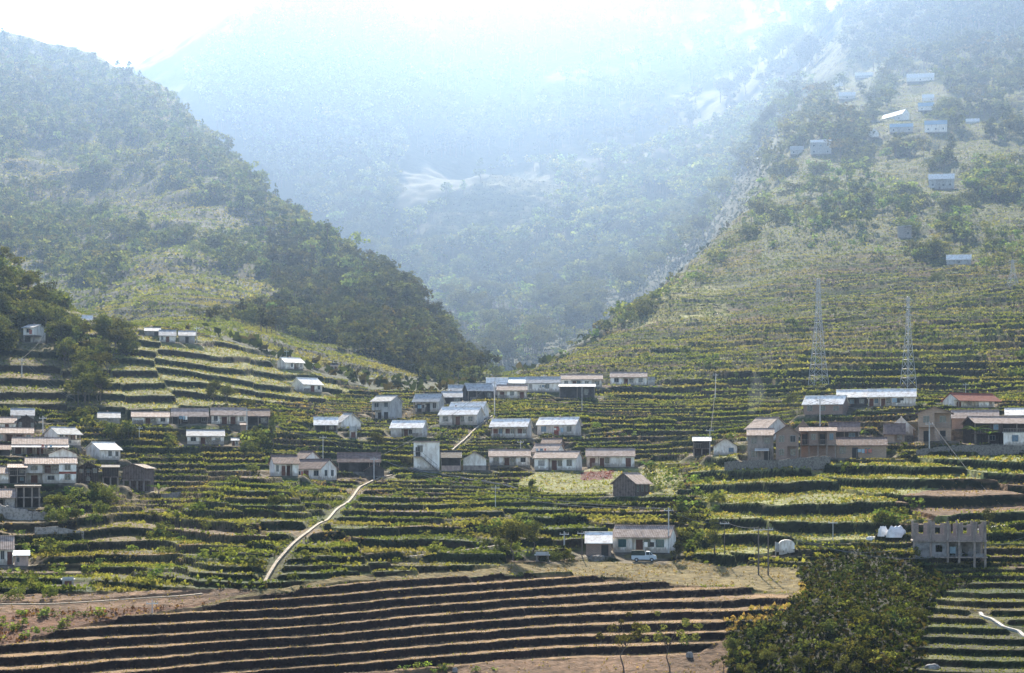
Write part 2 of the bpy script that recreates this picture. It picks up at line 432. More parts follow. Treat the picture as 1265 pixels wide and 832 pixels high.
Z_CLEAR = zone([(-60,195),(60,205),(160,222),(300,262),(330,290),(250,300),(150,270),(60,245),(-60,240)], dmin=600) & LEFT_HILL
Z_CLEAR |= zone([(120,330),(200,310),(300,330),(360,370),(300,392),(200,402),(120,392)], dmin=600) & LEFT_HILL
Z_CLEAR |= zone([(330,420),(430,430),(520,474),(470,486),(400,470)], dmin=400) & (DD > 540)
Z_RIDGE = zone([(480,330),(520,285),(600,220),(660,210),(700,240),(660,290),(560,310)], dmin=900)
Z_OLDSPUR = zone([(650,390),(760,320),(900,240),(940,200),(960,215),(880,300),(700,410)], dmin=760) & FAR

# terraces -----------------------------------------------------------------
def terr(z, step, r, warp):
    q = z / step + warp
    k = np.floor(q); f = q - k
    t = np.where(f < 1 - r, f * 0.05, 0.05 * (1 - r) + (f - (1 - r)) / r * (1 - 0.05 * (1 - r)))
    return (k + t - warp + (1 - r) * 0.45) * step, k, f

SLOPE = np.clip(np.abs(np.gradient(ZS, DTG, axis=1)), .06, 1.2)
wob = fbm(XX / 75, YY / 75, 23, 2) * 1.3 + fbm(XX / 26, YY / 26, 21, 3) * 0.55 + fbm(XX / 7, YY / 7, 29, 2) * 0.12
PLOT = np.floor((UU * DD / 420.0 + 30 * fbm(XX / 60, YY / 60, 33, 2)) / 75.0)
TK = np.zeros_like(ZZ); TF = np.full_like(ZZ, -1.0); TR = np.full_like(ZZ, .3); TS = np.zeros_like(ZZ)
def apply_terr(mask, step, lr, tilt=0.0, strength=1.0, wk=1.0, seed=0):
    z = ZZ[mask] + tilt * XX[mask] if tilt else ZZ[mask]
    # neighbouring plots are cut at slightly different levels
    off = _hash(PLOT[mask], np.zeros_like(z) + seed, 5 + seed) * 0.5 if wk > .9 else 0.0
    r = np.clip(lr * SLOPE[mask] / step, .05, .5)
    zt, k, f = terr(z, step, r, wob[mask] * wk + off)
    ZZ[mask] += (zt - z) * strength
    TK[mask] = k; TF[mask] = f; TR[mask] = r; TS[mask] = step * strength

Z_SLOPE = zone([(120,425),(190,416),(240,412),(300,428),(345,445),(430,482),(405,500),(330,500),(310,503),(200,506),(140,506)]) & ~LEFT_HILL & (DD > 380)
NEARLEFT |= Z_SLOPE
base = (DD > 222) & (DD < 600)
special = Z_FIELD | Z_PLAT | Z_BRUSH | Z_BOT | Z_GARD | Z_HUMP | Z_RAV | Z_PADDY
gen = base & ~special & ~LEFT_HILL & ~NEARLEFT & ~RIGHT_HILL & ~FAR
BLK = vnoise(XX / 34 + 5, YY / 30, 91)
BL2 = vnoise(XX / 27, YY / 20 + 9, 95)
apply_terr(gen & (BLK > .62), .78, .4, 0.0, 1.0, 1.0, 1)
apply_terr(gen & (BLK <= .62) & (BLK > .34), 1.1, .45, 0.0, 1.0, 1.0, 10)
apply_terr(gen & (BLK <= .34), 1.55, .5, 0.0, 1.0, 1.0, 11)
apply_terr(RIGHT_HILL & (BLK > .52), 1.9, .8, 0.0, 1.0, 1.0, 2)
apply_terr(RIGHT_HILL & (BLK <= .52), 2.8, 1.0, 0.0, 1.0, 1.0, 12)
ZZ[Z_FIELD] += (fbm(XX / 1.9, YY / 1.9, 61, 3) * .16)[Z_FIELD]
apply_terr(Z_FIELD, 1.08, .75, -0.030, 1.0, 0.38, 3)
apply_terr(Z_PADDY, .85, .35, 0.0, 1.0, 0.5, 4)
apply_terr(Z_HUMP, 2.6, 1.0, 0.0, .75, 1.0, 5)
apply_terr(NEARLEFT & ~special, 4.0, 1.4, 0.0, .4, 1.0, 6)
apply_terr(Z_CLEAR, 5.0, 3.0, 0.06, .18, 1.0, 7)
apply_terr(Z_RIDGE, 9.0, 6.0, 0.0, .8, 1.0, 8)
apply_terr(FAR & (UU > 640) & ~Z_RIDGE, 12.0, 9.0, 0.0, .35, 1.0, 9)
ZZ += np.where(DD > 215, fbm(XX / 1.3, YY / 1.3, 41, 2) * 0.12, 0)
ZZ[Z_HBROWN] += 0.0

# ground colours (materials by zone; shade put into the risers, sun into one slope)
def C(*c): return np.array(c)
COLR = np.zeros(ZZ.shape + (3,)) + C(.040, .046, .020)
plotr = _hash(PLOT, TK, 11)
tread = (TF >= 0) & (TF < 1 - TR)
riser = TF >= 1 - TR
crops = np.array([(.115,.135,.040),(.085,.115,.032),(.15,.15,.055),(.07,.095,.03),(.16,.135,.06),(.10,.10,.045)])
bare = tread & (_hash(PLOT, TK, 37) > .86)
cc = crops[np.minimum((plotr * 6).astype(int), 5)]
tm_ = tread & ~FAR
COLR[tm_] = cc[tm_] * .55
COLR[bare & ~FAR] = C(.11, .075, .042)
dryb = tread & gen & (BL2 < .27)
COLR[dryb] = C(.13, .095, .05)
COLR[riser] = C(.014, .018, .006)  # dark weedy banks, deepened further to carry their backlit shade
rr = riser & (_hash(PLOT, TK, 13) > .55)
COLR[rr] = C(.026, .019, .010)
COLR[Z_FIELD & tread] = C(.20, .125, .062); COLR[Z_FIELD & riser] = C(.022, .011, .007)  # field risers coloured far below the tread soil, standing for backlit shade
COLR[Z_PLAT] = C(.15, .115, .045); COLR[Z_BRUSH] = C(.12, .058, .032); COLR[Z_BOT] = C(.15, .09, .052)
COLR[Z_GARD] = C(.17, .17, .06); COLR[Z_REDP] = C(.12, .045, .035)
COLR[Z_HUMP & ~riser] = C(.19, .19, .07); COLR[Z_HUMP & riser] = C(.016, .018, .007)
COLR[Z_HBROWN & ~riser] = C(.15, .092, .052)
COLR[Z_RIB & ~riser] = C(.16, .17, .06)
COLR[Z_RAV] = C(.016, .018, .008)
COLR[Z_GULLY & tread] = C(.13, .10, .05)
nl = NEARLEFT & ~riser; COLR[nl] = COLR[nl] * .4 + C(.14, .115, .055) * .6
COLR[Z_SLOPE & ~riser] = C(.14, .14, .048)
COLR[LEFT_HILL] = C(.026, .033, .013); COLR[Z_CLEAR & ~riser] = C(.026, .032, .013)
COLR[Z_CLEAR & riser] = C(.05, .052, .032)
COLR[FAR] = C(.036, .045, .022)
COLR[Z_RIDGE] = C(.075, .085, .034); COLR[Z_RIDGE & riser] = C(.05, .055, .03)
up = (RIGHT_HILL | (DD > 600)) & (UU > 940) & (DD > 735) & (DD < 1300)
COLR[up & ~riser] = C(.075, .085, .032)
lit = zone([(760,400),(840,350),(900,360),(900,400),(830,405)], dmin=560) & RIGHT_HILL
COLR[lit & ~riser] = C(.21, .20, .08)  # hillside patch coloured brighter so it looks sunlit
# ------------------------------------------------------------------ where the buildings stand
HS = []
def H(name, label, u0, u1, vt, vb, wall='white', roof='tan', fac='wrw', rt='x', ef=.62, side=None, sp=0, d=5.6, **k):
    HS.append(dict(name=name, label=label, u0=u0, u1=u1, vt=vt, vb=vb, wall=wall, roof=roof, fac=fac, rt=rt, ef=ef, side=side, sp=sp, d=d, **k))

# far left slope
H('village_house', "small open house on white posts among trees on the left hill, red cloth inside", 27, 56, 400, 423, 'white', 'grey', 'w|p', ef=.8, side='R', sp=14, cloth=1)
H('hut', "pale roofed hut half hidden in trees above the left village", 97, 115, 389, 399, 'offwhite', 'white', 'd', ef=.4, d=4)
H('village_house', "low grey roofed house at the left end of the shoulder hamlet below the dark hill", 178, 199, 404, 415, 'grey', 'grey', 'bd', ef=.55)
H('village_house', "white house in the middle of the three on the grassy shoulder below the dark hill", 196, 218, 407, 423, 'white', 'grey', 'wdw', ef=.55)
H('village_house', "arched door house at the right end of the shoulder hamlet, beside a pole", 220, 242, 408, 424, 'grey', 'grey', 'bdb', ef=.6)
H('village_house', "long white house with pale roof on the bright green slope, wood behind it", 342, 377, 441, 456, 'white', 'white', 'bwrw', ef=.58, side='L', sp=10)
H('hut', "tiny white cube hut on the slope, left one of two below the forest", 386, 393, 449, 456, 'white', 'white', 'd', rt='f', d=2.2)
H('hut', "tiny white hut with dark roof under the forest, right one of two", 407, 418, 449, 457, 'white', 'dark', 'wd', ef=.6, d=2.6)
H('village_house', "white house with white sheet roof and big left gable on the brown terraced slope", 360, 400, 466, 484, 'white', 'white', 'bdw', ef=.55, side='L', sp=14)
# left village, from the top
H('village_house', "grey roofed house, topmost at the far left edge of the left village", 13, 43, 504, 521, 'grey', 'grey', 'bwb', ef=.5)
H('village_house', "white house with tan roof cut by the left edge, beside the dark timber house", -4, 21, 515, 531, 'white', 'tan', 'bdb', ef=.55)
H('village_house', "dark timber house with low gable beside the white house at the left edge", 20, 45, 513, 531, 'wood', 'dark', 'wbw', rt='y', ef=.6)
H('village_house', "long pinkish house with tan roof at the left edge, dark porch in its middle", -6, 42, 528, 546, 'pink', 'tan', 'wrrw', ef=.62)
H('village_house', "grey roofed white house with pillared balcony and left gable in the left village", 55, 102, 527, 550, 'white', 'grey', 'wrr|wwb', ef=.62, side='L', sp=16)
H('village_house', "long house under a double tan and white roof, dark open front, left village", 15, 84, 540, 561, 'white', 'tan', 'orooo', ef=.6, awning=1)
H('village_house', "white sheet roofed house with grey left gable, alone at the left village's right side", 106, 151, 546, 568, 'white', 'white', 'bww', ef=.6, side='L', sp=17)
H('village_house', "white gabled house rising just behind the two storey house with the red band", 59, 96, 553, 577, 'white', 'brown', 'b', rt='y', ef=.66, d=8)
H('village_house', "two storey house with long tan roof, white right wing crossed by a red band", 31, 95, 565, 597, 'offwhite', 'tan', 'wrw|owr', ef=.76, wing=1)
H('shed', "low shed with brown roof at the left edge under the long pinkish house", -8, 14, 549, 563, 'dark', 'brown', 'ob', ef=.55)
H('village_house', "white cottage with tan roof cut by the left edge, beside the dark open house", -8, 12, 576, 597, 'white', 'tan', 'bw', ef=.6)
H('village_house', "dark open fronted timber house wedged left of the two storey house with the red band", 9, 34, 573, 597, 'dark', 'tan', 'oo|oo', ef=.8)
H('village_house', "dark grey two storey timber house just right of the house with the red band", 95, 123, 571, 597, 'wood', 'dark', 'wow|bwb', rt='y', ef=.75)
H('shed', "shed raised on pale posts between the grey timber house and the big plank barn", 125, 148, 574, 600, 'wood', 'dark', 'bb|pp', ef=.86)
H('barn', "big weathered plank barn on tall concrete posts at the left village's right end", 149, 190, 573, 607, 'timber', 'timber', 'bbb|ppp', rt='y', ef=.84, side='R', sp=12, pale=1)
H('village_house', "house with tan roof and dark front at the left edge above the stone wall", -8, 20, 604, 630, 'stone_pale', 'tan', 'rb', ef=.62)
H('shelter', "open post and beam shelter without walls above the stone wall in the left village", 18, 51, 599, 627, 'dark', 'dark', 'ppp|ppp', ef=.92, pale=1)
H('village_house', "white house with tan tiled roof at the lower left edge below the stone walls", -12, 18, 663, 698, 'white', 'tan', 'bwd', ef=.6, side=None)
H('shed', "small pink brick shed leaning on the lowest house at the left edge", 16, 37, 681, 699, 'pink', 'blue', 'wb', rt='s', ef=.75, d=3.5)
H('hut', "pale square pump hut by the lower end of the left gully", 79, 89, 713, 724, 'offwhite', 'grey', 'd', rt='f', d=2)
# row on the left of the middle
H('village_house', "grey house with pale roof at the left end of the row under the brown terraces", 120, 149, 509, 523, 'grey', 'grey', 'bwb', ef=.5)
H('village_house', "white house with tan roof and two dark windows in the row under the brown terraces", 162, 210, 508, 524, 'white', 'tan', 'wrw', ef=.58)
H('village_house', "long dark timber fronted house with tan roof, middle of the row under the brown terraces", 211, 258, 504, 524, 'wood', 'tan', 'oobo', ef=.52)
H('village_house', "white house with tan roof and veranda next to the dark timber fronted house", 260, 305, 503, 524, 'white', 'tan', 'wrrw', ef=.56)
H('village_house', "dark open barn like house at the right end of the row under the brown terraces", 304, 334, 505, 526, 'dark', 'brown', 'oo', ef=.6)
H('village_house', "white house with grey roof and recessed porch alone on dark terraces below the row", 230, 278, 531, 549, 'white', 'grey', 'wrw', ef=.6)
H('hut', "little white hut tucked right of the white house on the dark terraces", 285, 296, 541, 551, 'white', 'grey', 'dw', ef=.7, d=2.5)
H('hut', "small red brick hut under the open barn like house", 296, 306, 522, 534, 'brick', 'brown', 'b', ef=.75, d=3)
# middle village, left part
H('village_house', "house with white roof and dark timber veranda left of the white gable", 387, 418, 515, 533, 'wood', 'white', 'oo', ef=.5, pale=1)
H('village_house', "house with plain white gable and dark roof beside the dark timber veranda", 412, 446, 510, 530, 'white', 'grey', 'b', ef=.45, side='R', sp=24, d=6.5)
H('hut', "tiny white hut below the plain white gable", 432, 441, 527, 541, 'offwhite', 'grey', 'd', rt='f', d=2)
H('village_house', "whitewashed house with brown roof, left one of the three on the green spur", 333, 372, 562, 588, 'white', 'brown', 'wdob', ef=.62, side='L', sp=6)
H('village_house', "house with tall white gable rising behind the front house of the green spur", 357, 399, 557, 582, 'white', 'brown', 'bd', ef=.5, side='R', sp=26, d=7)
H('village_house', "front house of the green spur, white with dark windows and brown roof", 357, 416, 567, 593, 'white', 'brown', 'wdw', ef=.58, side='R', sp=19, sw=2)
H('village_house', "long dark walled house with brown roof right of the green spur", 416, 471, 559, 583, 'dark', 'brown', 'oboo', ef=.55)
H('shed', "small gabled shed with brown roof below the long dark walled house", 450, 476, 573, 588, 'dark', 'brown', 'd', rt='y', ef=.5, d=4)
H('village_house', "two storey grey house with open ground floor at the left of the upper middle row", 457, 497, 488, 518, 'grey', 'grey', 'ww|od', ef=.76, side='R', sp=14)
H('village_house', "pale house with white roof and dark double doorway below the two storey grey house", 480, 528, 519, 540, 'offwhite', 'white', 'brb', ef=.58, side='R', sp=6)
H('village_house', "grey roofed house with one white bay just right of the two storey grey house", 508, 549, 486, 509, 'grey', 'grey', 'rrw', ef=.6, side='R', sp=7)
H('village_house', "low dark grey roofed house squeezed between neighbours at the upper row's bend", 545, 572, 483, 499, 'dark', 'grey', 'ow', ef=.55)
H('village_house', "house with small white bay windows under the forest at the bend of the upper row", 553, 586, 475, 491, 'white', 'grey', 'obw', ef=.5)
H('village_house', "dark two storey house with bluish grey roof at the crown of the upper row", 572, 612, 473, 495, 'dark', 'grey', 'oow', ef=.6, side='L', sp=6)
H('village_house', "white house with white roof rising behind another white roofed house near the stairs", 551, 604, 496, 518, 'white', 'white', 'wbw', ef=.52, side='R', sp=9)
H('village_house', "white roofed house with recessed dark porch in front of its twin by the stairs", 540, 598, 502, 525, 'offwhite', 'white', 'wrw', ef=.6, side='R', sp=9)
H('village_house', "pale house with long pillared veranda, left of two white roofed neighbours", 603, 657, 517, 541, 'offwhite', 'white', 'rrr', ef=.62, side='R', sp=6, rail=1)
H('village_house', "pale house with red door and white roof, right of two white roofed neighbours", 661, 718, 515, 538, 'offwhite', 'white', 'wdw', ef=.62, side='R', sp=7, reddoor=1)
# upper middle row
H('village_house', "low dark house with pale roof at the head of the upper row, beside the pole", 600, 628, 466, 488, 'grey', 'white', 'wo', ef=.5)
H('village_house', "white house with tan roof below the bluish one in the upper row", 613, 652, 475, 492, 'white', 'tan', 'owo', ef=.6)
H('village_house', "small bluish roofed house peeping over the tan roof in the upper row", 628, 653, 466, 480, 'grey', 'blue', 'w', ef=.5)
H('village_house', "long white house with two dark windows in the upper row", 649, 693, 465, 484, 'white', 'grey', 'wbwb', ef=.6)
H('village_house', "white house with dark central porch above the dark lower house in the upper row", 692, 745, 462, 479, 'white', 'tan', 'wrwo', ef=.64)
H('shed', "dark open sided building with thin white roof edge in the upper row", 690, 736, 474, 492, 'dark', 'white', 'oo', ef=.8)
H('village_house', "white house with tan roof at the upper row's right end, pale annex beside it", 753, 800, 459, 476, 'white', 'tan', 'wrw', ef=.62)
H('shed', "pale flat annex at the right end of the upper row", 800, 809, 466, 476, 'offwhite', 'grey', 'b', rt='f', d=3)
# lower middle row
H('village_house', "white two storey tower like house with an outside stair across its front", 511, 543, 545, 581, 'white', 'tan', 'wb|bb', rt='f', ef=.95, side=None, d=6, stair=1)
H('shed', "dark open shed with brick parapet right of the white tower like house", 543, 571, 557, 582, 'dark', 'dark', 'o', ef=.68, parapet=1)
H('barn', "windowless white gabled barn on a grey base in the lower row", 571, 602, 558, 581, 'white', 'tan', 'b', rt='y', ef=.6, base=1)
H('village_house', "white house with tan roof left of the one facing the rowed garden", 603, 656, 555, 575, 'white', 'tan', 'wrw', ef=.6)
H('village_house', "small house with white gable, middle one stepping up behind the garden house", 655, 698, 548, 564, 'white', 'tan', 'bd', ef=.42, side='R', sp=10)
H('village_house', "small brown house, topmost of those stepping up behind the garden house", 666, 697, 541, 555, 'brick', 'brown', 'b', ef=.42, side='R', sp=6)
H('village_house', "white house with tan roof and two dark windows facing the rowed garden", 657, 719, 557, 581, 'white', 'tan', 'wrw', ef=.66, side='R', sp=7)
H('village_house', "white house with brown roof and long dark veranda right of the rowed garden's house", 723, 785, 554, 577, 'white', 'tan', 'orbd', ef=.62)
H('barn', "brown plank barn with open gable roof standing alone below the rowed garden", 754, 803, 584, 613, 'timber', 'tan', 'bb', rt='y', ef=.58, side='R', sp=19, pale=1, sw=3, d=8)
H('shed', "brick annex with white sheet roof joined to the white house beside the truck", 722, 757, 658, 687, 'brick', 'white', 'wd', ef=.6)
H('village_house', "white house with teal windows and tan roof beside the parked truck", 753, 835, 650, 683, 'white', 'tan', 'wrw', ef=.62, side='R', sp=8, teal=1)
H('hut', "small dark mouthed concrete hut on the field edge left of the truck", 662, 678, 682, 694, 'concrete', 'grey', 'o', rt='f', d=2.5)
# right village
H('shed', "shed on stilts with pale roof at the left end of the right village", 855, 879, 540, 563, 'wood', 'white', 'ob|pp', ef=.8)
H('village_house', "white gabled house next to the stilted shed at the left of the right village", 880, 912, 541, 562, 'white', 'brown', 'bw', rt='y', ef=.5)
H('village_house', "house with big white gable rising behind the grey two storey house of the right village", 920, 974, 515, 545, 'offwhite', 'tan', 'wb', ef=.55, side='R', sp=26, d=7)
H('village_house', "grey two storey house with a small lean-to porch at the left of the brick block", 922, 957, 529, 570, 'concrete', 'tan', 'ww|wd', ef=.8, porch=1)
H('village_house', "brown brick two storey house in the middle of the right village block", 957, 988, 525, 568, 'brick', 'brown', 'ww|wo', rt='y', ef=.76)
H('village_house', "tan gable peeping above the right village block", 980, 1004, 519, 540, 'tanbrick', 'tan', 'b', rt='y', ef=.4)
H('village_house', "long two storey house over an open pillared ground floor in the right village block", 987, 1034, 527, 566, 'brick', 'brown', 'owow|pppp', ef=.86, pale=1)
H('village_house', "house with brown roof and dark upper floor at the right of the pillared ground floor", 1023, 1063, 521, 548, 'dark', 'brown', 'oo', ef=.6)
H('village_house', "long low brick house with brown roof below the right village block", 1032, 1096, 540, 566, 'tanbrick', 'brown', 'wdwb', ef=.64)
H('village_house', "brick house with white sheet roof and three pillars above the right village", 990, 1048, 488, 512, 'brick', 'white', 'www', ef=.58, side='R', sp=7, pale=1)
H('village_house', "dark fronted house with pale roof left of the long white house above the hedge", 1033, 1072, 481, 503, 'dark', 'white', 'oow', ef=.6)
H('village_house', "long white house with pale roof and dark porches on the ledge above the hedge", 1071, 1132, 480, 502, 'white', 'white', 'rrwb', ef=.58)
H('village_house', "house with weathered reddish roof and white left gable, by itself on the upper right ledge", 1165, 1236, 485, 503, 'white', 'red', 'oowo', ef=.5, side='L', sp=19)
H('village_house', "tan brick house of two storeys with gabled top and dark ground floor by the pole", 1133, 1176, 502, 545, 'tanbrick', 'brown', 'wo|od', rt='y', ef=.8)
H('village_house', "house with tan tiled roof just right of the two storey tan brick house", 1175, 1234, 506, 530, 'tanbrick', 'tan', 'bo', ef=.6)
H('village_house', "long dark fronted house with tan roof behind the small white cube at the right edge", 1190, 1275, 514, 548, 'wood', 'tan', 'owoo|oowo', ef=.76, side='L', sp=14)
H('hut', "small white cube building with one dark window at the right edge", 1240, 1268, 533, 551, 'white', 'grey', 'w', rt='f', ef=.9, d=4.5)
H('village_house', "white walled house cut by the right edge, highest behind the long dark fronted house", 1241, 1275, 504, 522, 'white', 'white', 'bw', ef=.55)
H('barn', "steep plain white gable between the brown sheds of the right village", 1098, 1129, 515, 538, 'white', 'white', 'b', rt='y', ef=.4, d=7)
H('shed', "brown roofed shed hidden among bushes in front of the white gable", 1091, 1119, 523, 547, 'tanbrick', 'brown', 'bo', ef=.5)
# far hamlet high on the right hill
H('village_house', "long pale roof, highest left of the hamlet on the misty right hill", 1056, 1078, 89, 97, 'grey', 'white', 'wbw', ef=.5)
H('village_house', "long white house, uppermost right of the hamlet on the misty right hill", 1120, 1154, 90, 101, 'white', 'white', 'wbwbw', ef=.5)
H('village_house', "pale roofed house just below the white dome tank on the misty hill", 1036, 1057, 113, 123, 'offwhite', 'white', 'bwb', ef=.5)
H('village_house', "upper of two pale houses stacked below the uppermost long house on the misty hill", 1139, 1154, 116, 126, 'white', 'white', 'bw', ef=.55)
H('village_house', "lower of two pale houses stacked below the uppermost long house on the misty hill", 1134, 1154, 126, 137, 'white', 'blue', 'wb', ef=.55)
H('village_house', "white house turned at an angle with big windows in the misty hamlet", 1088, 1121, 134, 149, 'white', 'blue', 'www', ef=.6, side='R', sp=6)
H('village_house', "low bluish roofed house beside the small bright meadow of the misty hamlet", 1099, 1128, 152, 164, 'grey', 'blue', 'wbw', ef=.6)
H('village_house', "blue roofed white house right of the small bright meadow of the misty hamlet", 1142, 1170, 148, 164, 'white', 'blue', 'www', ef=.66)
H('village_house', "small roof among trees at the right end of the misty hamlet", 1193, 1210, 146, 154, 'grey', 'white', 'b', ef=.5)
H('barn', "white gable standing among bushes left of the misty hamlet's meadow", 1073, 1086, 158, 170, 'white', 'white', 'b', rt='y', ef=.5)
H('village_house', "two storey pale house with rows of windows at the lower left of the misty hamlet", 1001, 1027, 172, 191, 'grey', 'white', 'www|www', ef=.8)
H('village_house', "grey house just left of the pale two storey one in the misty hamlet", 976, 993, 180, 191, 'grey', 'grey', 'wb', ef=.55)
H('village_house', "white roofed house alone among trees below the misty hamlet", 1147, 1179, 214, 234, 'grey', 'white', 'wrw', ef=.66)
H('village_house', "white roofed house hidden in dark trees above the right terraces", 1169, 1200, 314, 328, 'grey', 'white', 'bwb', ef=.55)
H('hut', "ruined pale stone hut among bushes on the upper right terraces", 1109, 1126, 279, 294, 'stone_pale', 'grey', 'bo', rt='f', ef=.95, d=4)
# special buildings share the placing
H('ruined_building', "unfinished three storey concrete shell with empty window openings and bare columns", 1130, 1216, 641, 694, special='ruin', d=7.0)
H('truck', "pale blue pickup truck with a dark canvas canopy parked by the white house", 781, 810, 679, 694, special='truck', d=1.7)

for h in HS:
    uc_ = .5 * (h['u0'] + h['u1'])
    if h['side'] == 'R': uc_ = h['u1'] - h['sp']
    if h['side'] == 'L': uc_ = h['u0'] + h['sp']
    D = hit(uc_, h['vb']) or 1500.0
    s = D / F
    th = 0.0
    if h['side']:
        th = math.asin(min(.8, h['sp'] * s / h['d']))
    Wd = max(1.5, (h['u1'] - h['u0'] - h['sp']) * s / max(.6, math.cos(th)))
    if not h.get('special') and h['rt'] != 'f': Wd -= .5
    phi = math.atan((uc_ - CU) / F)
    rz = (-th if h['side'] == 'R' else th) - phi
    cx0, cy0, cz0 = (uc_ - CU) * s, D, (HV - h['vb']) * s
    off = {'R': -Wd / 2, 'L': Wd / 2, None: 0.0}[h['side']]
    ox, oy = cx0 + math.cos(rz) * off, cy0 + math.sin(rz) * off
    h.update(D=D, s=s, W=Wd, Ht=(h['vb'] - h['vt']) * s, rz=rz, loc=(ox, oy, cz0))

PAD = np.zeros_like(ZZ)
def flatten(ox, oy, oz, rz, W, d, front=2.0, fall=3.0, paint=True):
    D = oy; m = W + d + 8
    j0, j1 = np.searchsorted(DTG, D - m), np.searchsorted(DTG, D + m)
    u = CU + ox / D * F; du = m / D * F * 1.1
    i0, i1 = np.searchsorted(UG, u - du), np.searchsorted(UG, u + du)
    if i1 <= i0 or j1 <= j0: return
    sl = (slice(i0, i1), slice(j0, j1))
    dx = XX[sl] - ox; dy = YY[sl] - oy
    c, s_ = math.cos(-rz), math.sin(-rz)
    lx = dx * c - dy * s_; ly = dx * s_ + dy * c
    ex = np.maximum(np.abs(lx) - (W / 2 + .6), 0); ey = np.maximum(np.maximum(-front - ly, ly - (d + .8)), 0)
    w = 1 - sstep(0, fall, np.hypot(ex, ey))
    ZZ[sl] = ZZ[sl] * (1 - w) + (oz - .04) * w
    PAD[sl] = np.maximum(PAD[sl], w if paint else np.where(w > .93, 1.0, 0.0))
    if not paint: return
    g = w > .55
    COLR[sl][g] = COLR[sl][g] * .3 + np.array([.13, .105, .075]) * .7
for h in HS:
    if h.get('special') == 'ruin': continue
    flatten(*h['loc'], h['rz'], h['W'], h['d'], front=1.2 if h['D'] < 620 else .8)

# footpaths and the field road are cut smooth through the terraces
PATHS = [
 ('path', 'path', .42, .04, [(484, 587), (462, 593), (444, 602), (428, 622), (405, 642), (380, 658), (357, 677), (342, 694), (327, 719)]),
 ('path', 'path', .35, .04, [(608, 514), (597, 522), (584, 533), (572, 545), (558, 557)]),
 ('path', 'pathwhite', .45, .04, [(1211, 757), (1214, 762), (1224, 764), (1233, 770), (1240, 775), (1258, 779), (1266, 787)]),
 ('road', 'path', .8, .04, [(-20, 748), (60, 747), (140, 742), (210, 738), (250, 734)]),
 ('path', 'path', .5, .04, [(505, 688), (545, 684), (590, 678), (625, 672)]),
 ('road', 'pathwhite', 1.2, .04, [(1205, 655), (1235, 650), (1268, 645)]),
]
PATHPTS = []
def zsat(x, y):
    return bil(ZS, findex(UG, CU + x / y * F), findex(DTG, y))
for nm_, m_, w_, up_, pts_ in PATHS:
    P = []
    g_ = [((u - CU) / F * hit(u, v), hit(u, v)) for u, v in pts_]
    for (x0, y0), (x1, y1) in zip(g_[:-1], g_[1:]):
        n = max(2, int(math.hypot(x1 - x0, y1 - y0) / .6))
        P += [(x0 + (x1 - x0) * k / n, y0 + (y1 - y0) * k / n) for k in range(n)]
    P.append(g_[-1]); P = np.array(P)
    # soften corners
    for _ in range(1 if m_ == 'pathwhite' else 4): P[1:-1] = (P[:-2] + P[2:] + 2 * P[1:-1]) / 4
    zp = zsat(P[:, 0], P[:, 1])
    for _ in range(8): zp[1:-1] = (zp[:-2] + zp[2:] + 2 * zp[1:-1]) / 4
    PATHPTS.append(np.concatenate([P, zp[:, None]], 1))
    for x, y, z in PATHPTS[-1]:
        flatten(x, y, z, 0.0, max(0, w_ - 1.0), .1, front=.1, fall=1.1, paint=False)
# ------------------------------------------------------------------ the ground sheet
def build_ground():
    idx = np.arange(NU * ND).reshape(NU, ND)
    q = np.stack([idx[:-1, :-1], idx[1:, :-1], idx[1:, 1:], idx[:-1, 1:]], -1).reshape(-1, 4)
    V = np.stack([XX, YY, ZZ], -1).reshape(-1, 3)
    me = mesh_np("ground", V, q, COLR.reshape(-1, 3))
    me.materials.append(M['ground'])
    return link("ground", me, kind="structure")
build_ground()

# ------------------------------------------------------------------ air: one closed box of thin even haze
def build_haze():
    x0, x1, y0, y1 = float(XX.min()) - 5, float(XX.max()) + 5, -60.0, float(YY.max()) + 20
    z0, z1 = float(ZZ.min()) - 1.0, float(ZZ.max()) + 40.0
    v = [(x, y, z) for z in (z0, z1) for y in (y0, y1) for x in (x0, x1)]
    f = [(0, 2, 3, 1), (4, 5, 7, 6), (0, 1, 5, 4), (2, 6, 7, 3), (0, 4, 6, 2), (1, 3, 7, 5)]
    me = bpy.data.meshes.new("haze"); me.from_pydata(v, [], f); me.update()
    m = bpy.data.materials.new("haze_air"); m.use_nodes = True
    nt = m.node_tree; nt.nodes.remove(nt.nodes["Principled BSDF"])
    pv = nt.nodes.new("ShaderNodeVolumePrincipled")
    pv.inputs["Color"].default_value = (.33, .50, .81, 1)
    pv.inputs["Density"].default_value = HAZE_DENSITY
    pv.inputs["Anisotropy"].default_value = HAZE_G
    nt.links.new(pv.outputs[0], nt.nodes["Material Output"].inputs["Volume"])
    me.materials.append(m)
    link("haze", me, kind="stuff", label="pale blue morning haze filling the valley", category="haze")
HAZE_DENSITY, HAZE_G = 0.000125, 0.83
build_haze()
# ------------------------------------------------------------------ what can be seen of the ground from here
VF = HV - F * ZZ / DT
RUN = np.minimum.accumulate(np.where(DD < 205, 2000.0, VF), axis=1)
SEEN = np.zeros(ZZ.shape, bool)
SEEN[:, 1:] = VF[:, 1:] <= RUN[:, :-1] + 3.0
SEEN &= (UU > -200) & (UU < 1465) & (DD > 212)
AREA = np.gradient(UG)[:, None] / F * DT * np.gradient(DTG)[None, :]

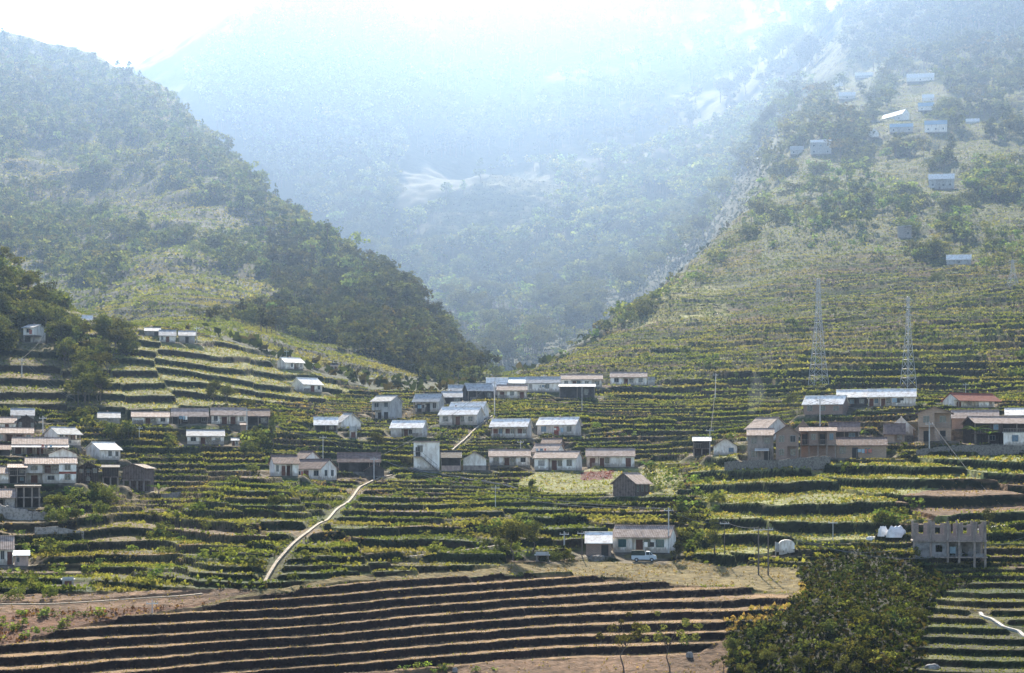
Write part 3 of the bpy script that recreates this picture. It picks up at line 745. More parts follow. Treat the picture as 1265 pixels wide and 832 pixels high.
def cards(P, S, rng, asp=.65, lift=0.0, up=0.35):
    """one leaf-shaped quad per point: P centres, S sizes"""
    n = len(P)
    nrm = rng.normal(size=(n, 3)); nrm[:, 2] = nrm[:, 2] * .8 + up
    nrm /= np.linalg.norm(nrm, axis=1)[:, None]
    a = rng.normal(size=(n, 3)); a -= nrm * (a * nrm).sum(1)[:, None]; a /= np.linalg.norm(a, axis=1)[:, None]
    b = np.cross(nrm, a)
    S = np.asarray(S)[:, None] if np.ndim(S) else np.full((n, 1), S)
    j = rng.uniform(.6, 1.15, size=(n, 4))
    q = np.empty((n, 4, 3))
    q[:, 0] = P - a * S * .5 * j[:, :1]
    q[:, 1] = P - b * S * .5 * asp * j[:, 1:2]
    q[:, 2] = P + a * S * .5 * j[:, 2:3]
    q[:, 3] = P + b * S * .5 * asp * j[:, 3:4]
    return q

def cards_mesh(name, q, col, mat_):
    n = len(q)
    V = q.reshape(-1, 3); Fq = np.arange(n * 4).reshape(n, 4)
    me = mesh_np(name, V, Fq, np.repeat(col, 4, axis=0))
    me.materials.append(mat_)
    return me

# ------------------------------------------------------------------ crops and weeds on the terraces
def build_crops():
    rng = rs(5)
    dens = np.zeros_like(ZZ); size = np.full_like(ZZ, .4)
    f, r = TF, TR
    RIMW = np.clip(.9 * SLOPE / np.maximum(TS, .3), .04, .3)
    rim = tread & (f < RIMW)
    back = tread & ~rim
    patch = vnoise(XX / 5.0, YY / 5.0, 51)
    pk = _hash(PLOT, TK, 19)                              # what a plot carries
    g = gen
    dens[g & rim] = 4.5; dens[g & back] = np.where(pk > .25, 3.2, 1.2)[g & back]; dens[g & riser] = 6.0
    dens[g & bare & ~rim] = .1
    dens[g & (BL2 < .27) & ~riser] *= .4
    size[g] = (.30 + .26 * pk[g] ** 2) * np.where(BL2[g] > .66, 1.45, 1.0)
    g = RIGHT_HILL
    dens[g & rim] = 2.6; dens[g & back] = np.where(pk > .3, 1.1, .3)[g & back]; dens[g & riser] = 1.3
    size[g] = .56 + .24 * pk[g]
    g = NEARLEFT & ~special
    dens[g & ~riser] = .9; dens[g & riser] = .7; size[g] = .45
    g = Z_FIELD
    dens[g] = 0; dens[g & (f >= 0) & (f < .14)] = 5.0; dens[g & back] = .5; dens[g & riser] = .55; size[g] = .19
    g = Z_PLAT; dens[g] = 1.3; size[g] = .27
    g = Z_BRUSH; dens[g] = 1.2; size[g] = .42
    g = Z_BOT; dens[g] = .8; size[g] = .24
    g = Z_GARD; dens[g] = 1.6 * (np.sin((XX + .35 * YY)[g] * 2 * math.pi / 1.5) > 0.0); size[g] = .42
    g = Z_HUMP; dens[g] = np.where(riser, 2.2, 2.6)[g]; size[g] = .42
    g = Z_RIB; dens[g] = np.where(riser, .6, 2.2 * (np.sin((XX * .9 - .3 * YY) * 2 * math.pi / 2.2) > -.1))[g]; size[g] = .6
    g = Z_HBROWN; dens[g] = .8 * (np.sin((XX * .5 + YY * .5)[g] * 2 * math.pi / 1.4) > 0); size[g] = .34
    g = Z_PADDY; dens[g & rim] = 4.0; dens[g & back] = 1.6; dens[g & riser] = 4.0; size[g] = .24
    g = Z_RAV; dens[g] = 2.6; size[g] = .7
    g = LEFT_HILL & (DD < 1080); dens[g] = np.where(DD < 700, .8, .12)[g]; size[g] = np.where(DD < 700, .75, 1.7)[g]
    g = FAR & ~LEFT_HILL & (DD < 1450); dens[g] = .02; size[g] = 3.2
    g = Z_RIDGE; dens[g] = .05; size[g] = 2.2
    g = up & ~FAR; dens[g] = .30; size[g] = .9
    dens *= np.where((gen | Z_HUMP | Z_PLAT | Z_BRUSH), .35 + 1.3 * (patch > .42), 1.0)
    dens = np.where(SEEN & (PAD < .35), dens, 0)
    dens[:, DD[0] > 1500] = 0
    w = dens * AREA
    tot = w.sum(); n = int(min(tot, 950000))
    print("crop tufts wanted", int(tot), "made", n)
    cdf = np.cumsum(w.ravel()); pick = np.searchsorted(cdf, rng.uniform(0, cdf[-1], n))
    i, j = np.unravel_index(np.minimum(pick, w.size - 1), w.shape)
    i2 = np.minimum(i + 1, NU - 1); j2 = np.minimum(j + 1, ND - 1)
    a = rng.uniform(-.5, .5, n); b = rng.uniform(-.5, .5, n)
    px = XX[i, j] + (XX[i2, j] - XX[i, j]) * a + (XX[i, j2] - XX[i, j]) * b
    py = YY[i, j] + (YY[i, j2] - YY[i, j]) * b
    pz = zat(px, py)
    sz = size[i, j] * rng.uniform(.6, 1.35, n)
    pts = []; ss = []; cs = []
    base = COLR[i, j]
    dry = Z_FIELD[i, j] | Z_PLAT[i, j] | Z_BOT[i, j] | Z_BRUSH[i, j] | Z_HBROWN[i, j]
    lush = np.array([(.135,.16,.045),(.10,.135,.038),(.175,.18,.058),(.07,.10,.03),(.19,.175,.065),(.12,.145,.045)])
    pkc = (_hash(PLOT[i, j], TK[i, j], 11) * 6).astype(int).clip(0, 5)
    col = lush[pkc] * .7 + lush[rng.randint(0, 6, n)] * .3
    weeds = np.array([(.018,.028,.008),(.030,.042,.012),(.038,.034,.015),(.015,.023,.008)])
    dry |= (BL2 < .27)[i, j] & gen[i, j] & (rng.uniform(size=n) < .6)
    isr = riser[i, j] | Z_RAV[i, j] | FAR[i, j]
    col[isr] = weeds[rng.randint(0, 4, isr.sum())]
    dc_ = np.array([(.26,.19,.09),(.21,.17,.07),(.16,.12,.06),(.17,.17,.06)])
    col[dry] = dc_[rng.randint(0, 4, dry.sum())]
    br = Z_BRUSH[i, j]; bc = np.array([(.13,.062,.035),(.10,.06,.03),(.15,.10,.04),(.085,.05,.03)])
    col[br] = bc[rng.randint(0, 4, br.sum())]
    hum = (Z_HUMP | Z_GARD | Z_SLOPE)[i, j] & ~isr & ~dry; hc = np.array([(.21,.21,.065),(.16,.185,.055),(.25,.22,.085),(.125,.16,.048)])
    col[hum] = hc[rng.randint(0, 4, hum.sum())]
    red = Z_REDP[i, j]; col[red] = (.13, .045, .035)
    for k in range(2):
        off = rng.normal(size=(n, 3)) * sz[:, None] * .28
        pts.append(np.stack([px + off[:, 0], py + off[:, 1], pz + sz * .38 + off[:, 2] * .5], 1))
        ss.append(sz * rng.uniform(.8, 1.35, n)); cs.append(col * rng.uniform(.75, 1.25, (n, 1)))
    q = cards(np.concatenate(pts), np.concatenate(ss), rng, .6, up=.2)
    link("crops", cards_mesh("crops", q, np.concatenate(cs), M['crop']), kind="stuff",
         label="green and yellow crops and weeds growing along the terraces", category="crops")
build_crops()

# ------------------------------------------------------------------ trees
def tube_arrays(p0, p1, r0, r1, n=6):
    p0 = np.array(p0, float); p1 = np.array(p1, float)
    d = p1 - p0; d /= max(1e-9, np.linalg.norm(d))
    a = np.cross(d, [0, 0, 1.0]) if abs(d[2]) < .95 else np.cross(d, [1.0, 0, 0]); a /= np.linalg.norm(a)
    b = np.cross(d, a)
    t = np.arange(n) * 2 * math.pi / n
    ring = np.cos(t)[:, None] * a + np.sin(t)[:, None] * b
    V = np.concatenate([p0 + ring * r0, p1 + ring * r1])
    Fq = np.array([(k, (k + 1) % n, n + (k + 1) % n, n + k) for k in range(n)])
    return V, Fq

def trunk_mesh(name, h, rng, spread, top=.62, limbs=6, r=.022, n=6, bend=.04):
    Vs, Fs, o = [], [], 0
    def add(p0, p1, r0, r1):
        nonlocal o
        v, f = tube_arrays(p0, p1, r0, r1, n); Vs.append(v); Fs.append(f + o); o += len(v)
    pts = [np.array([0, 0, -.04])]
    for k in range(1, 5):
        pts.append(np.array([rng.normal() * bend, rng.normal() * bend, top * k / 4]))
    for k in range(4):
        add(pts[k], pts[k + 1], r * (1 - .18 * k), r * (1 - .18 * (k + 1)))
    for k in range(limbs):
        a = rng.uniform(0, 6.28); s = pts[2 + k % 2] * .4 + pts[3] * .6
        e = np.array([math.cos(a) * spread * rng.uniform(.5, .9), math.sin(a) * spread * rng.uniform(.5, .9), rng.uniform(top * .85, .9)])
        m = (s + e) / 2 + np.array([0, 0, .03])
        add(s, m, r * .45, r * .3); add(m, e, r * .3, r * .12)
    V = np.concatenate(Vs); Fq = np.concatenate(Fs)
    me = mesh_np(name, V * h, Fq, None, True); me.materials.append(M['bark'])
    return me

def crown_pts(kind, n, rng):
    """leaf positions of a unit-high crown; clumped, with gaps"""
    if kind == 'round':
        k = rng.randint(9, 14); c = []
        while len(c) < k:
            p = rng.uniform(-1, 1, 3)
            if np.linalg.norm(p) < 1: c.append(p * [.26, .26, .27] + [0, 0, .64])
        c = np.array(c); rad = rng.uniform(.09, .17, k)
    elif kind == 'wide':
        k = rng.randint(10, 15)
        a = rng.uniform(0, 6.28, k); rr_ = np.sqrt(rng.uniform(0, 1, k)) * .40
        c = np.stack([np.cos(a) * rr_, np.sin(a) * rr_, rng.uniform(.56, .88, k) - rr_ * .25], 1); rad = rng.uniform(.08, .15, k)
    elif kind == 'tall':
        k = rng.randint(9, 13); z = rng.uniform(.32, .92, k)
        a = rng.uniform(0, 6.28, k); rr_ = rng.uniform(.0, .17, k) * (1.25 - z)*1.3
        c = np.stack([np.cos(a) * rr_, np.sin(a) * rr_, z], 1); rad = rng.uniform(.07, .13, k) * (1.35 - z * .6)
    elif kind == 'sparse':
        k = rng.randint(12, 16)
        a = rng.uniform(0, 6.28, k); rr_ = np.sqrt(rng.uniform(0.05, 1, k)) * .42
        c = np.stack([np.cos(a) * rr_, np.sin(a) * rr_, rng.uniform(.50, .93, k)], 1); rad = rng.uniform(.05, .10, k)
    elif kind == 'conifer':
        k = 26; z = np.linspace(.16, .97, k)
        a = np.arange(k) * 2.4 + rng.uniform(0, 1, k); rr_ = (1 - z) * .20 * rng.uniform(.6, 1.1, k)
        c = np.stack([np.cos(a) * rr_, np.sin(a) * rr_, z - rr_ * .2], 1); rad = .035 + (1 - z) * .11
    elif kind == 'bamboo':
        k = 40; a = rng.uniform(0, 6.28, k); z = rng.uniform(.3, 1.0, k)
        rr_ = .06 + .30 * z ** 2 * rng.uniform(.3, 1, k)
        c = np.stack([np.cos(a) * rr_, np.sin(a) * rr_, z - .25 * rr_], 1); rad = rng.uniform(.05, .09, k)
    else:  # bush
        k = rng.randint(7, 11)
        a = rng.uniform(0, 6.28, k); rr_ = np.sqrt(rng.uniform(0, 1, k)) * .45
        c = np.stack([np.cos(a) * rr_, np.sin(a) * rr_, rng.uniform(.2, .72, k) - rr_ * .3], 1); rad = rng.uniform(.16, .27, k)
    p = rad ** 2 / (rad ** 2).sum()
    w = rng.choice(len(c), n, p=p)
    d = rng.normal(size=(n, 3)); d /= np.linalg.norm(d, axis=1)[:, None]
    rr2 = rng.uniform(.35, 1.05, n) ** .6
    lob = rng.uniform(.8, 1.25, len(c))
    return c[w] + d * (rad[w] * rr2)[:, None] * [1, 1, .82], lob[w], rad.mean()

LEAFC = {'round': (.058,.066,.026), 'wide': (.072,.077,.031), 'tall': (.048,.058,.024), 'sparse': (.105,.112,.042),
         'conifer': (.040,.056,.028), 'bamboo': (.11,.115,.045), 'bush': (.070,.082,.030)}
def crown_cards(kind, n, size, seed):
    rng = rs(seed)
    P, lob, _ = crown_pts(kind, n, rng)
    q = cards(P, size * rng.uniform(.6, 1.4, n), rng, .7, up=.5)
    col = np.array(LEAFC[kind]) * (lob * rng.uniform(.7, 1.3, n))[:, None]
    y = rng.uniform(size=n) < .15
    col[y] = col[y] * [1.5, 1.35, 1.1]
    return q, col

PROTO, LOW = {}, {}
for kind, nv, nc, cs_ in (('round', 4, 1500, .045), ('wide', 3, 1300, .045), ('tall', 3, 1100, .042), ('sparse', 3, 700, .042),
                          ('conifer', 2, 1000, .045), ('bamboo', 2, 1000, .05), ('bush', 4, 900, .085)):
    PROTO[kind] = []; LOW[kind] = []
    for k in range(nv):
        sd = 100 + k * 7 + len(kind) * 31
        q, col = crown_cards(kind, nc, cs_, sd)
        cm = cards_mesh(kind + "_crown", q, col, M['leaf'])
        tm = None
        if kind != 'bush':
            tm = trunk_mesh(kind + "_trunk", 1.0, rs(sd), {'conifer': .05, 'tall': .12}.get(kind, .3), .9 if kind == 'conifer' else .6, 6,
                            {'sparse': .013, 'bamboo': .012}.get(kind, .021))
        PROTO[kind].append((tm, cm))
        LOW[kind].append(crown_cards(kind, {'bush': 60}.get(kind, 125), {'bush': .24}.get(kind, .125), sd + 3))

TREES = []   # kind, x, y, height, region
_trng = random.Random(12)
def pip(poly, u, v):
    c = False
    for k in range(len(poly)):
        x0, y0 = poly[k - 1]; x1, y1 = poly[k]
        if (y0 > v) != (y1 > v) and u < (x1 - x0) * (v - y0) / (y1 - y0) + x0: c = not c
    return c
def wood(region, poly, n, h0, h1, kinds, dmin=200.0, avoid=None, clump=0.0):
    us = [p[0] for p in poly]; vs = [p[1] for p in poly]
    made = tries = 0
    while made < n and tries < n * 30:
        tries += 1
        u = _trng.uniform(min(us), max(us)); v = _trng.uniform(min(vs), max(vs))
        if not pip(poly, u, v): continue
        if clump and float(vnoise(u / 22.0, v / 16.0, 7)) < clump: continue
        d = hit(u, v, dmin)
        if d is None or d > 5200: continue
        x = (u - CU) / F * d
        hp = h1 * .9 * F / d * (d / hit_n(u, v, dmin)) ** .9
        if any(h['u0'] - 7 < u < h['u1'] + 7 and h['vb'] - 3 < v < h['vb'] + (hp * .9 if h['D'] > 600 else min(hp, 14)) for h in HS): continue
        if avoid is not None:
            i = int(np.clip(round(float(findex(UG, u))), 0, NU - 1)); j = int(np.clip(round(float(findex(DTG, d))), 0, ND - 1))
            if avoid[i, j]: continue
        i = int(np.clip(round(float(findex(UG, u))), 0, NU - 1)); j = int(np.clip(round(float(findex(DTG, d))), 0, ND - 1))
        if PAD[i, j] > .3: continue
        TREES.append((_trng.choice(kinds), x, d, _trng.uniform(h0, h1) * (d / max(d ** 0 * hit_n(u, v, dmin), 1)) ** .9, region)); made += 1
def tree_at(region, kind, u, vb, hpx, dmin=200.0):
    d = hit(u, vb, dmin)
    TREES.append((kind, (u - CU) / F * d, d, hpx * d / F, region))

B, R, T, W, S_, C_, BB = 'bush', 'round', 'tall', 'wide', 'sparse', 'conifer', 'bamboo'
wood('left_ridge', [(-40,45),(40,62),(110,80),(160,96),(210,125),(290,200),(350,258),(430,318),(470,340),(440,380),(400,340),(320,285),(270,225),(190,190),(90,185),(-40,180)], 900, 6, 11.5, [R, R, T, C_, R, T, W], 640)
wood('left_slope', [(-40,180),(90,185),(190,200),(270,235),(330,300),(400,345),(440,385),(330,400),(240,350),(160,380),(60,330),(-40,300)], 460, 4.5, 9, [R, W, T, B, B], 640, Z_CLEAR, .42)
wood('left_slope', [(-30,235),(60,240),(150,275),(170,350),(120,370),(40,335),(-30,320)], 200, 6, 10.5, [R, W, T], 640)
wood('left_toe', [(330,300),(430,320),(500,352),(530,372),(575,415),(612,465),(560,478),(520,468),(460,438),(400,425),(330,415),(290,400),(230,395),(240,380),(300,380),(340,350)], 760, 5, 9.5, [R, R, T, W, B, R], 560, Z_CLEAR)
wood('left_toe', [(235,395),(300,400),(400,428),(460,442),(520,470),(560,480),(612,466),(560,470),(470,430),(400,412),(300,386)], 150, 3, 6, [B, B, R], 560)
wood('left_slope', [(-30,300),(440,380),(300,265),(60,245)], 120, 2, 4, [B], 640, Z_CLEAR)
wood('left_slope', [(-30,200),(90,205),(330,270),(360,370),(200,400),(120,392),(60,300)], 110, 1.5, 3.5, [B, B, R], 600, None, .45)
wood('right_upper', [(890,215),(1275,165),(1275,330),(950,310)], 160, 1.5, 4, [B], 620, None, .45)
wood('near_knoll', [(-30,325),(20,345),(60,368),(110,400),(165,425),(150,450),(120,430),(60,440),(20,420),(-30,470)], 95, 5, 9, [R, W, R, B], 420)
wood('near_knoll', [(85,410),(130,420),(140,450),(130,500),(100,510),(85,480),(70,440)], 42, 4.5, 8, [R, W, R], 400)
wood('far_peak', [(225,95),(262,60),(300,22),(370,0),(480,-10),(520,80),(500,200),(470,320),(430,310),(360,245),(300,190),(240,130)], 1150, 12, 24, [R, R, T, W, T], 1200)
wood('valley_head', [(430,310),(470,320),(520,275),(600,215),(680,205),(860,175),(960,115),(1000,120),(900,240),(870,310),(800,360),(720,420),(660,446),(615,470),(580,420),(530,370),(490,345)], 1250, 9, 20, [R, W, R, T, W], 760, Z_RIDGE, .30)
wood('far_top', [(480,-10),(1000,-10),(1040,60),(950,120),(850,170),(680,200),(520,200),(500,120)], 700, 14, 30, [R, R, W, T], 1300, None, .35)
wood('right_top', [(1030,-10),(1275,-10),(1275,80),(1180,90),(1100,100),(1040,70)], 420, 8, 15, [R, R, T, W], 900)
wood('right_hamlet', [(980,185),(1010,120),(1060,90),(1275,85),(1275,160),(1200,190),(1100,200),(1000,200)], 260, 6, 12, [R, W, R, T, B], 800, None, .36)
wood('right_upper', [(890,215),(950,195),(1060,200),(1275,165),(1275,310),(1130,320),(1000,280),(900,300),(880,250)], 150, 4, 10, [R, W, B, B], 620, None, .58)
wood('right_bamboo', [(885,190),(890,150),(960,125),(1040,120),(1050,190),(950,215),(900,222)], 130, 8, 14, [BB, BB, W, R], 760)
wood('right_grove', [(1008,285),(1014,240),(1045,215),(1060,240),(1118,248),(1122,276),(1060,288)], 62, 6, 11, [R, T, R], 620)
wood('right_grove', [(1180,245),(1190,215),(1275,205),(1275,260)], 46, 6, 11, [R, R, W], 620)
wood('right_grove', [(1150,322),(1165,300),(1275,290),(1275,340),(1180,342)], 34, 4, 9, [R, W], 560)
wood('right_edge', [(660,450),(720,410),(850,345),(905,288),(925,300),(870,350),(740,420),(690,452)], 60, 3, 7, [B, W, B], 600)
wood('terrace_bush', [(700,440),(1265,330),(1265,470),(780,470)], 90, 1.6, 4, [B, B, R], 540, None, .5)
wood('ravine', [(985,700),(1060,680),(1130,690),(1172,716),(1195,728),(1150,745),(1130,800),(1105,832),(905,832),(905,785),(985,752)], 125, .8, 2.5, [B, B, S_, R, B], 200)
wood('ravine', [(900,800),(950,785),(1000,775),(1100,780),(1120,832),(880,845)], 12, 2.2, 3.6, [S_, W, T], 200)
wood('village_bush', [(50,600),(100,600),(135,615),(130,650),(70,650),(45,630)], 26, 2.2, 4, [B, R], 250)
wood('village_bush', [(95,520),(165,515),(165,545),(140,548),(110,530)], 26, 2.0, 4.5, [R, B], 350)
wood('village_bush', [(200,525),(310,525),(335,545),(330,560),(210,555)], 24, 1.6, 4, [B, B, R], 350)
wood('village_bush', [(600,650),(660,640),(660,690),(600,690)], 10, 2.0, 4.0, [B, R], 270)
wood('village_bush', [(835,600),(900,575),(895,620),(860,680),(835,690)], 34, 1.6, 3.2, [B, B], 270)
wood('village_bush', [(790,580),(860,575),(850,605),(810,612)], 14, 1.6, 3.2, [B], 300)
wood('village_bush', [(1090,640),(1130,620),(1140,640),(1080,665)], 14, 1.6, 3.0, [B], 270)
wood('village_bush', [(1040,585),(1060,565),(1110,535),(1150,545),(1110,566)], 14, 1.6, 3.0, [B, R], 300)
wood('village_bush', [(100,700),(400,560),(600,590),(640,690),(330,722),(110,740)], 70, 1.0, 2.4, [B], 250, None, .4)
wood('village_bush', [(20,660),(70,670),(75,740),(5,745)], 22, 1.2, 2.6, [B], 250)
wood('village_bush', [(560,500),(900,480),(920,560),(820,555),(700,560)], 40, 1.0, 2.2, [B], 380, None, .4)
wood('brown_brush', [(-10,760),(150,755),(110,770),(0,800)], 26, .8, 1.6, [B], 200)
wood('brown_brush', [(480,832),(620,832),(600,820),(500,822)], 8, .8, 1.4, [B], 200)
for a, b in zip([(392,552),(340,572),(300,588),(255,622),(210,650),(160,680)], [(340,572),(300,588),(255,622),(210,650),(160,680),(105,712)]):
    wood('village_bush', [(a[0]+6,a[1]-5),(b[0]+6,b[1]-5),(b[0]-6,b[1]+6),(a[0]-6,a[1]+6)], 9, .8, 1.8, [B], 250)
# the same woods go on beyond both edges of the picture
wood('outer_wood', [(-230,40),(-40,45),(-40,300),(-230,300)], 420, 6, 11, [R, R, T, B], 640)
wood('outer_wood', [(-230,300),(-30,325),(-30,470),(-230,480)], 90, 5, 9, [R, W, B], 420)
wood('outer_wood', [(1270,-10),(1450,-10),(1450,330),(1270,330)], 260, 5, 11, [R, W, R, B], 620)
wood('outer_wood', [(-200,480),(-20,480),(-20,740),(-200,740)], 40, 1.2, 3.5, [B, R], 250)
wood('outer_wood', [(1270,480),(1450,480),(1450,740),(1270,740)], 50, 1.2, 3.5, [B, R], 250)
# single trees one can point to
tree_at('solo:slender flat crowned tree with forked trunk at the bottom of the ploughed field', S_, 772, 834, 80)
tree_at('solo:thin tree with high loose crown just right of the slender fork trunked one', S_, 828, 836, 84)
tree_at('solo:dark bushy tree on the terraces left of the house with the truck', R, 633, 690, 56)
tree_at('solo:smaller dark tree leaning on the bushy one left of the house with the truck', R, 657, 684, 44)
tree_at('solo:dark round tree on the terraces left of the white roofed house with three pillars', R, 979, 504, 24)
tree_at('solo:small dark tree behind the white roofed house with three pillars', B, 1004, 490, 14)
tree_at('solo:pointed dark green tree right of the open barn like house in the row', T, 336, 553, 44)
tree_at('solo:dark spreading tree in front of the pale house with the double doorway', R, 466, 560, 34)
tree_at('solo:small dark tree right of the spreading one, above the white tower like house', T, 495, 566, 24)
tree_at('solo:broad dark tree in the brown terraces, left of a pair', R, 262, 503, 38)
tree_at('solo:darkest round tree in the brown terraces, right of a pair', R, 280, 504, 34)
tree_at('solo:small bush like tree right of the pair in the brown terraces', B, 306, 502, 18)
tree_at('solo:lone tree on the terraces left of the hidden white roofed house', R, 1158, 358, 26)
tree_at('solo:pale topped tree in front of the lattice tower at the right edge', W, 1250, 332, 28)
tree_at('solo:tall lone tree standing out above the left ridge wood', S_, 42, 125, 45, 640)
tree_at('solo:tall dark conifer on the lower left ridge against the blue valley', C_, 404, 330, 60, 600)
tree_at('solo:small tree at the foot of the first lattice tower', B, 975, 500, 16)
tree_at('solo:round bush in the green terraces below the front house of the spur', B, 343, 628, 26)
tree_at('solo:dark tree beside the pole right of the white house with the truck', T, 838, 694, 34)
tree_at('solo:dark slim tree between the truck house and the two tarred poles', T, 883, 690, 46)
tree_at('solo:bushy tree right of the ruined building on the brown field', R, 1222, 650, 26)
tree_at('solo:roadside shrub left of the house with the brick annex', B, 696, 694, 22)
tree_at('solo:loose shrub near the hut on the field edge', B, 684, 694, 20)
tree_at('solo:small tree on the garden edge left of the rowed beds', T, 656, 612, 26)
for k, (u, vb, hp) in enumerate([(905,818,36),(950,830,38),(985,842,40),(925,850,40),(1030,820,32),(1005,790,26),(1065,792,26),(1045,846,40),(1090,832,32)]):
    tree_at('ravine', [R, W][k % 2], u, vb, hp)

REG = {
 'outer_wood': "tree of the woods beyond the edges of the view",
 'left_ridge': "tree of the dense wood along the left ridge line", 'left_slope': "tree on the shaded upper slope of the left hill",
 'left_toe': "dark tree in the wood at the foot of the left hill", 'near_knoll': "sunlit tree on the knoll above the left village",
 'far_peak': "tree on the misty peak behind the left ridge", 'valley_head': "tree in the pale misty valley head",
 'far_top': "tree on the white misty slope at the top", 'right_top': "tree on the misty crest above the right hamlet",
 'right_hamlet': "tree among the houses of the misty right hamlet", 'right_upper': "tree on the upper pastures of the right hill",
 'right_bamboo': "feathery bamboo clump left of the misty hamlet", 'right_grove': "dark tree in a grove above the right terraces",
 'right_edge': "low tree along the left rim of the terraced right hill", 'terrace_bush': "small bush on the striped terraces of the right hill",
 'ravine': "leafy tree in the dark ravine below the ruined building", 'village_bush': "green bush among the village terraces",
 'brown_brush': "low brown bush on the edge of the ploughed field",
}
def build_trees():
    rng = rs(77)
    treelike = [t for t in TREES if t[0] != 'bush']; bushes = [t for t in TREES if t[0] == 'bush']
    treelike.sort(key=lambda t: (not t[4].startswith('solo'), -t[3] / t[2])); bushes.sort(key=lambda t: (not t[4].startswith('solo'), -t[3] / t[2]))
    outer = [t for t in TREES if t[4] == 'outer_wood']
    treelike = [t for t in treelike if t[4] != 'outer_wood']; bushes = [t for t in bushes if t[4] != 'outer_wood']
    mine = treelike[:292] + bushes[:270]; rest = treelike[292:] + bushes[270:] + outer
    print("trees", len(treelike), "bushes", len(bushes))
    for kind, x, y, h, reg in mine:
        z = float(zat(x, y)) - .1
        k = rng.randint(len(PROTO[kind])); tm, cm = PROTO[kind][k]
        solo = reg.startswith('solo:')
        what = {'bush': 'bush', 'conifer': 'conifer', 'bamboo': 'bamboo'}.get(kind, 'tree')
        if solo: lab = reg[5:]
        else:
            lab = REG[reg]
            if kind == 'bush': lab = "leafy bush" + lab[lab.index(' bush') + 5:] if ' bush' in lab else "leafy bush" + lab[lab.index('tree') + 4:] if 'tree' in lab else lab
            elif ' bush' in lab: lab = "small tree" + lab[lab.index(' bush') + 5:]
        pr = dict(label=lab, category=what)
        if not solo: pr['group'] = lab.replace('tree', 'trees', 1).replace('bush', 'bushes', 1) if kind != 'bamboo' else 'bamboo clumps'
        sx = h * rng.uniform(.9, 1.25); 
        if kind == 'bush':
            o = link('bush', cm, loc=(x, y, z), rz=rng.uniform(0, 6.28), **pr); o.scale = (sx * 1.1, sx * 1.1, h)
        else:
            name = {'conifer': 'conifer_tree', 'bamboo': 'bamboo_clump', 'sparse': 'slender_tree'}.get(kind, 'broadleaf_tree')
            o = link(name, None, loc=(x, y, z), rz=rng.uniform(0, 6.28), **pr); o.scale = (sx, sx, h)
            o.empty_display_size = .3
            link('trunk', tm, o); link('crown', cm, o)
    # the rest of each wood reads as one mass
    regs = {}
    for t in rest: regs.setdefault(t[4], []).append(t)
    names = {'village_bush': 'undergrowth', 'terrace_bush': 'undergrowth', 'brown_brush': 'undergrowth', 'right_edge': 'undergrowth'}
    for reg, ts in regs.items():
        Q, Cc, TV, TFa, o = [], [], [], [], 0
        groups = {}
        for t in ts: groups.setdefault((t[0], rng.randint(len(LOW[t[0]]))), []).append(t)
        for (kind, k), tt in groups.items():
            q, col = LOW[kind][k]; m = len(tt)
            x = np.array([t[1] for t in tt]); y = np.array([t[2] for t in tt]); h = np.array([t[3] for t in tt])
            z = zat(x, y) - .2
            a = rng.uniform(0, 6.28, m); sx = h * rng.uniform(.95, 1.35, m) * (1.15 if kind == 'bush' else 1)
            ca, sa = np.cos(a) * sx, np.sin(a) * sx
            P = np.empty((m,) + q.shape)
            P[..., 0] = q[None, ..., 0] * ca[:, None, None] - q[None, ..., 1] * sa[:, None, None] + x[:, None, None]
            P[..., 1] = q[None, ..., 0] * sa[:, None, None] + q[None, ..., 1] * ca[:, None, None] + y[:, None, None]
            P[..., 2] = q[None, ..., 2] * h[:, None, None] + z[:, None, None]
            hue = np.stack([rng.uniform(.85, 1.2, m), rng.uniform(.95, 1.2, m), rng.uniform(.8, 1.1, m)], 1) * rng.uniform(.65, 1.5, (m, 1))
            Q.append(P.reshape(-1, 4, 3)); Cc.append((col[None] * hue[:, None, :]).reshape(-1, 3))
            if kind != 'bush':
                tv, tf = tube_arrays((0, 0, 0), (0, 0, .6), .02, .012, 4)
                tv = np.concatenate([tv[None] * h[:, None, None]], 0) + np.stack([x, y, z], 1)[:, None, :]
                TV.append(tv.reshape(-1, 3)); TFa.append((tf[None] + (np.arange(m) * len(tv[0]))[:, None, None]).reshape(-1, 4) + o); o += m * len(tv[0])
        q = np.concatenate(Q); c = np.concatenate(Cc)
        V = q.reshape(-1, 3); Fq = np.arange(len(V)).reshape(-1, 4); nl_ = len(Fq)
        cv = np.repeat(c, 4, axis=0)
        if TV:
            tv = np.concatenate(TV); tf = np.concatenate(TFa)
            Fq = np.concatenate([Fq, tf + len(V)]); V = np.concatenate([V, tv]); cv = np.concatenate([cv, np.full((len(tv), 3), .08)])
        nm = names.get(reg, 'forest')
        me = mesh_np(nm, V, Fq, cv)
        me.materials.append(M['leaf']); me.materials.append(M['bark'])
        mi = np.zeros(len(Fq), dtype=np.int32); mi[nl_:] = 1
        me.polygons.foreach_set("material_index", mi)
        link(nm, me, kind="stuff", label=REG[reg].replace('tree ', 'trees ', 1).replace('bush ', 'bushes ', 1).replace('clump ', 'clumps ', 1) + ", seen as one mass", category="undergrowth" if nm == 'undergrowth' else "forest")
build_trees()
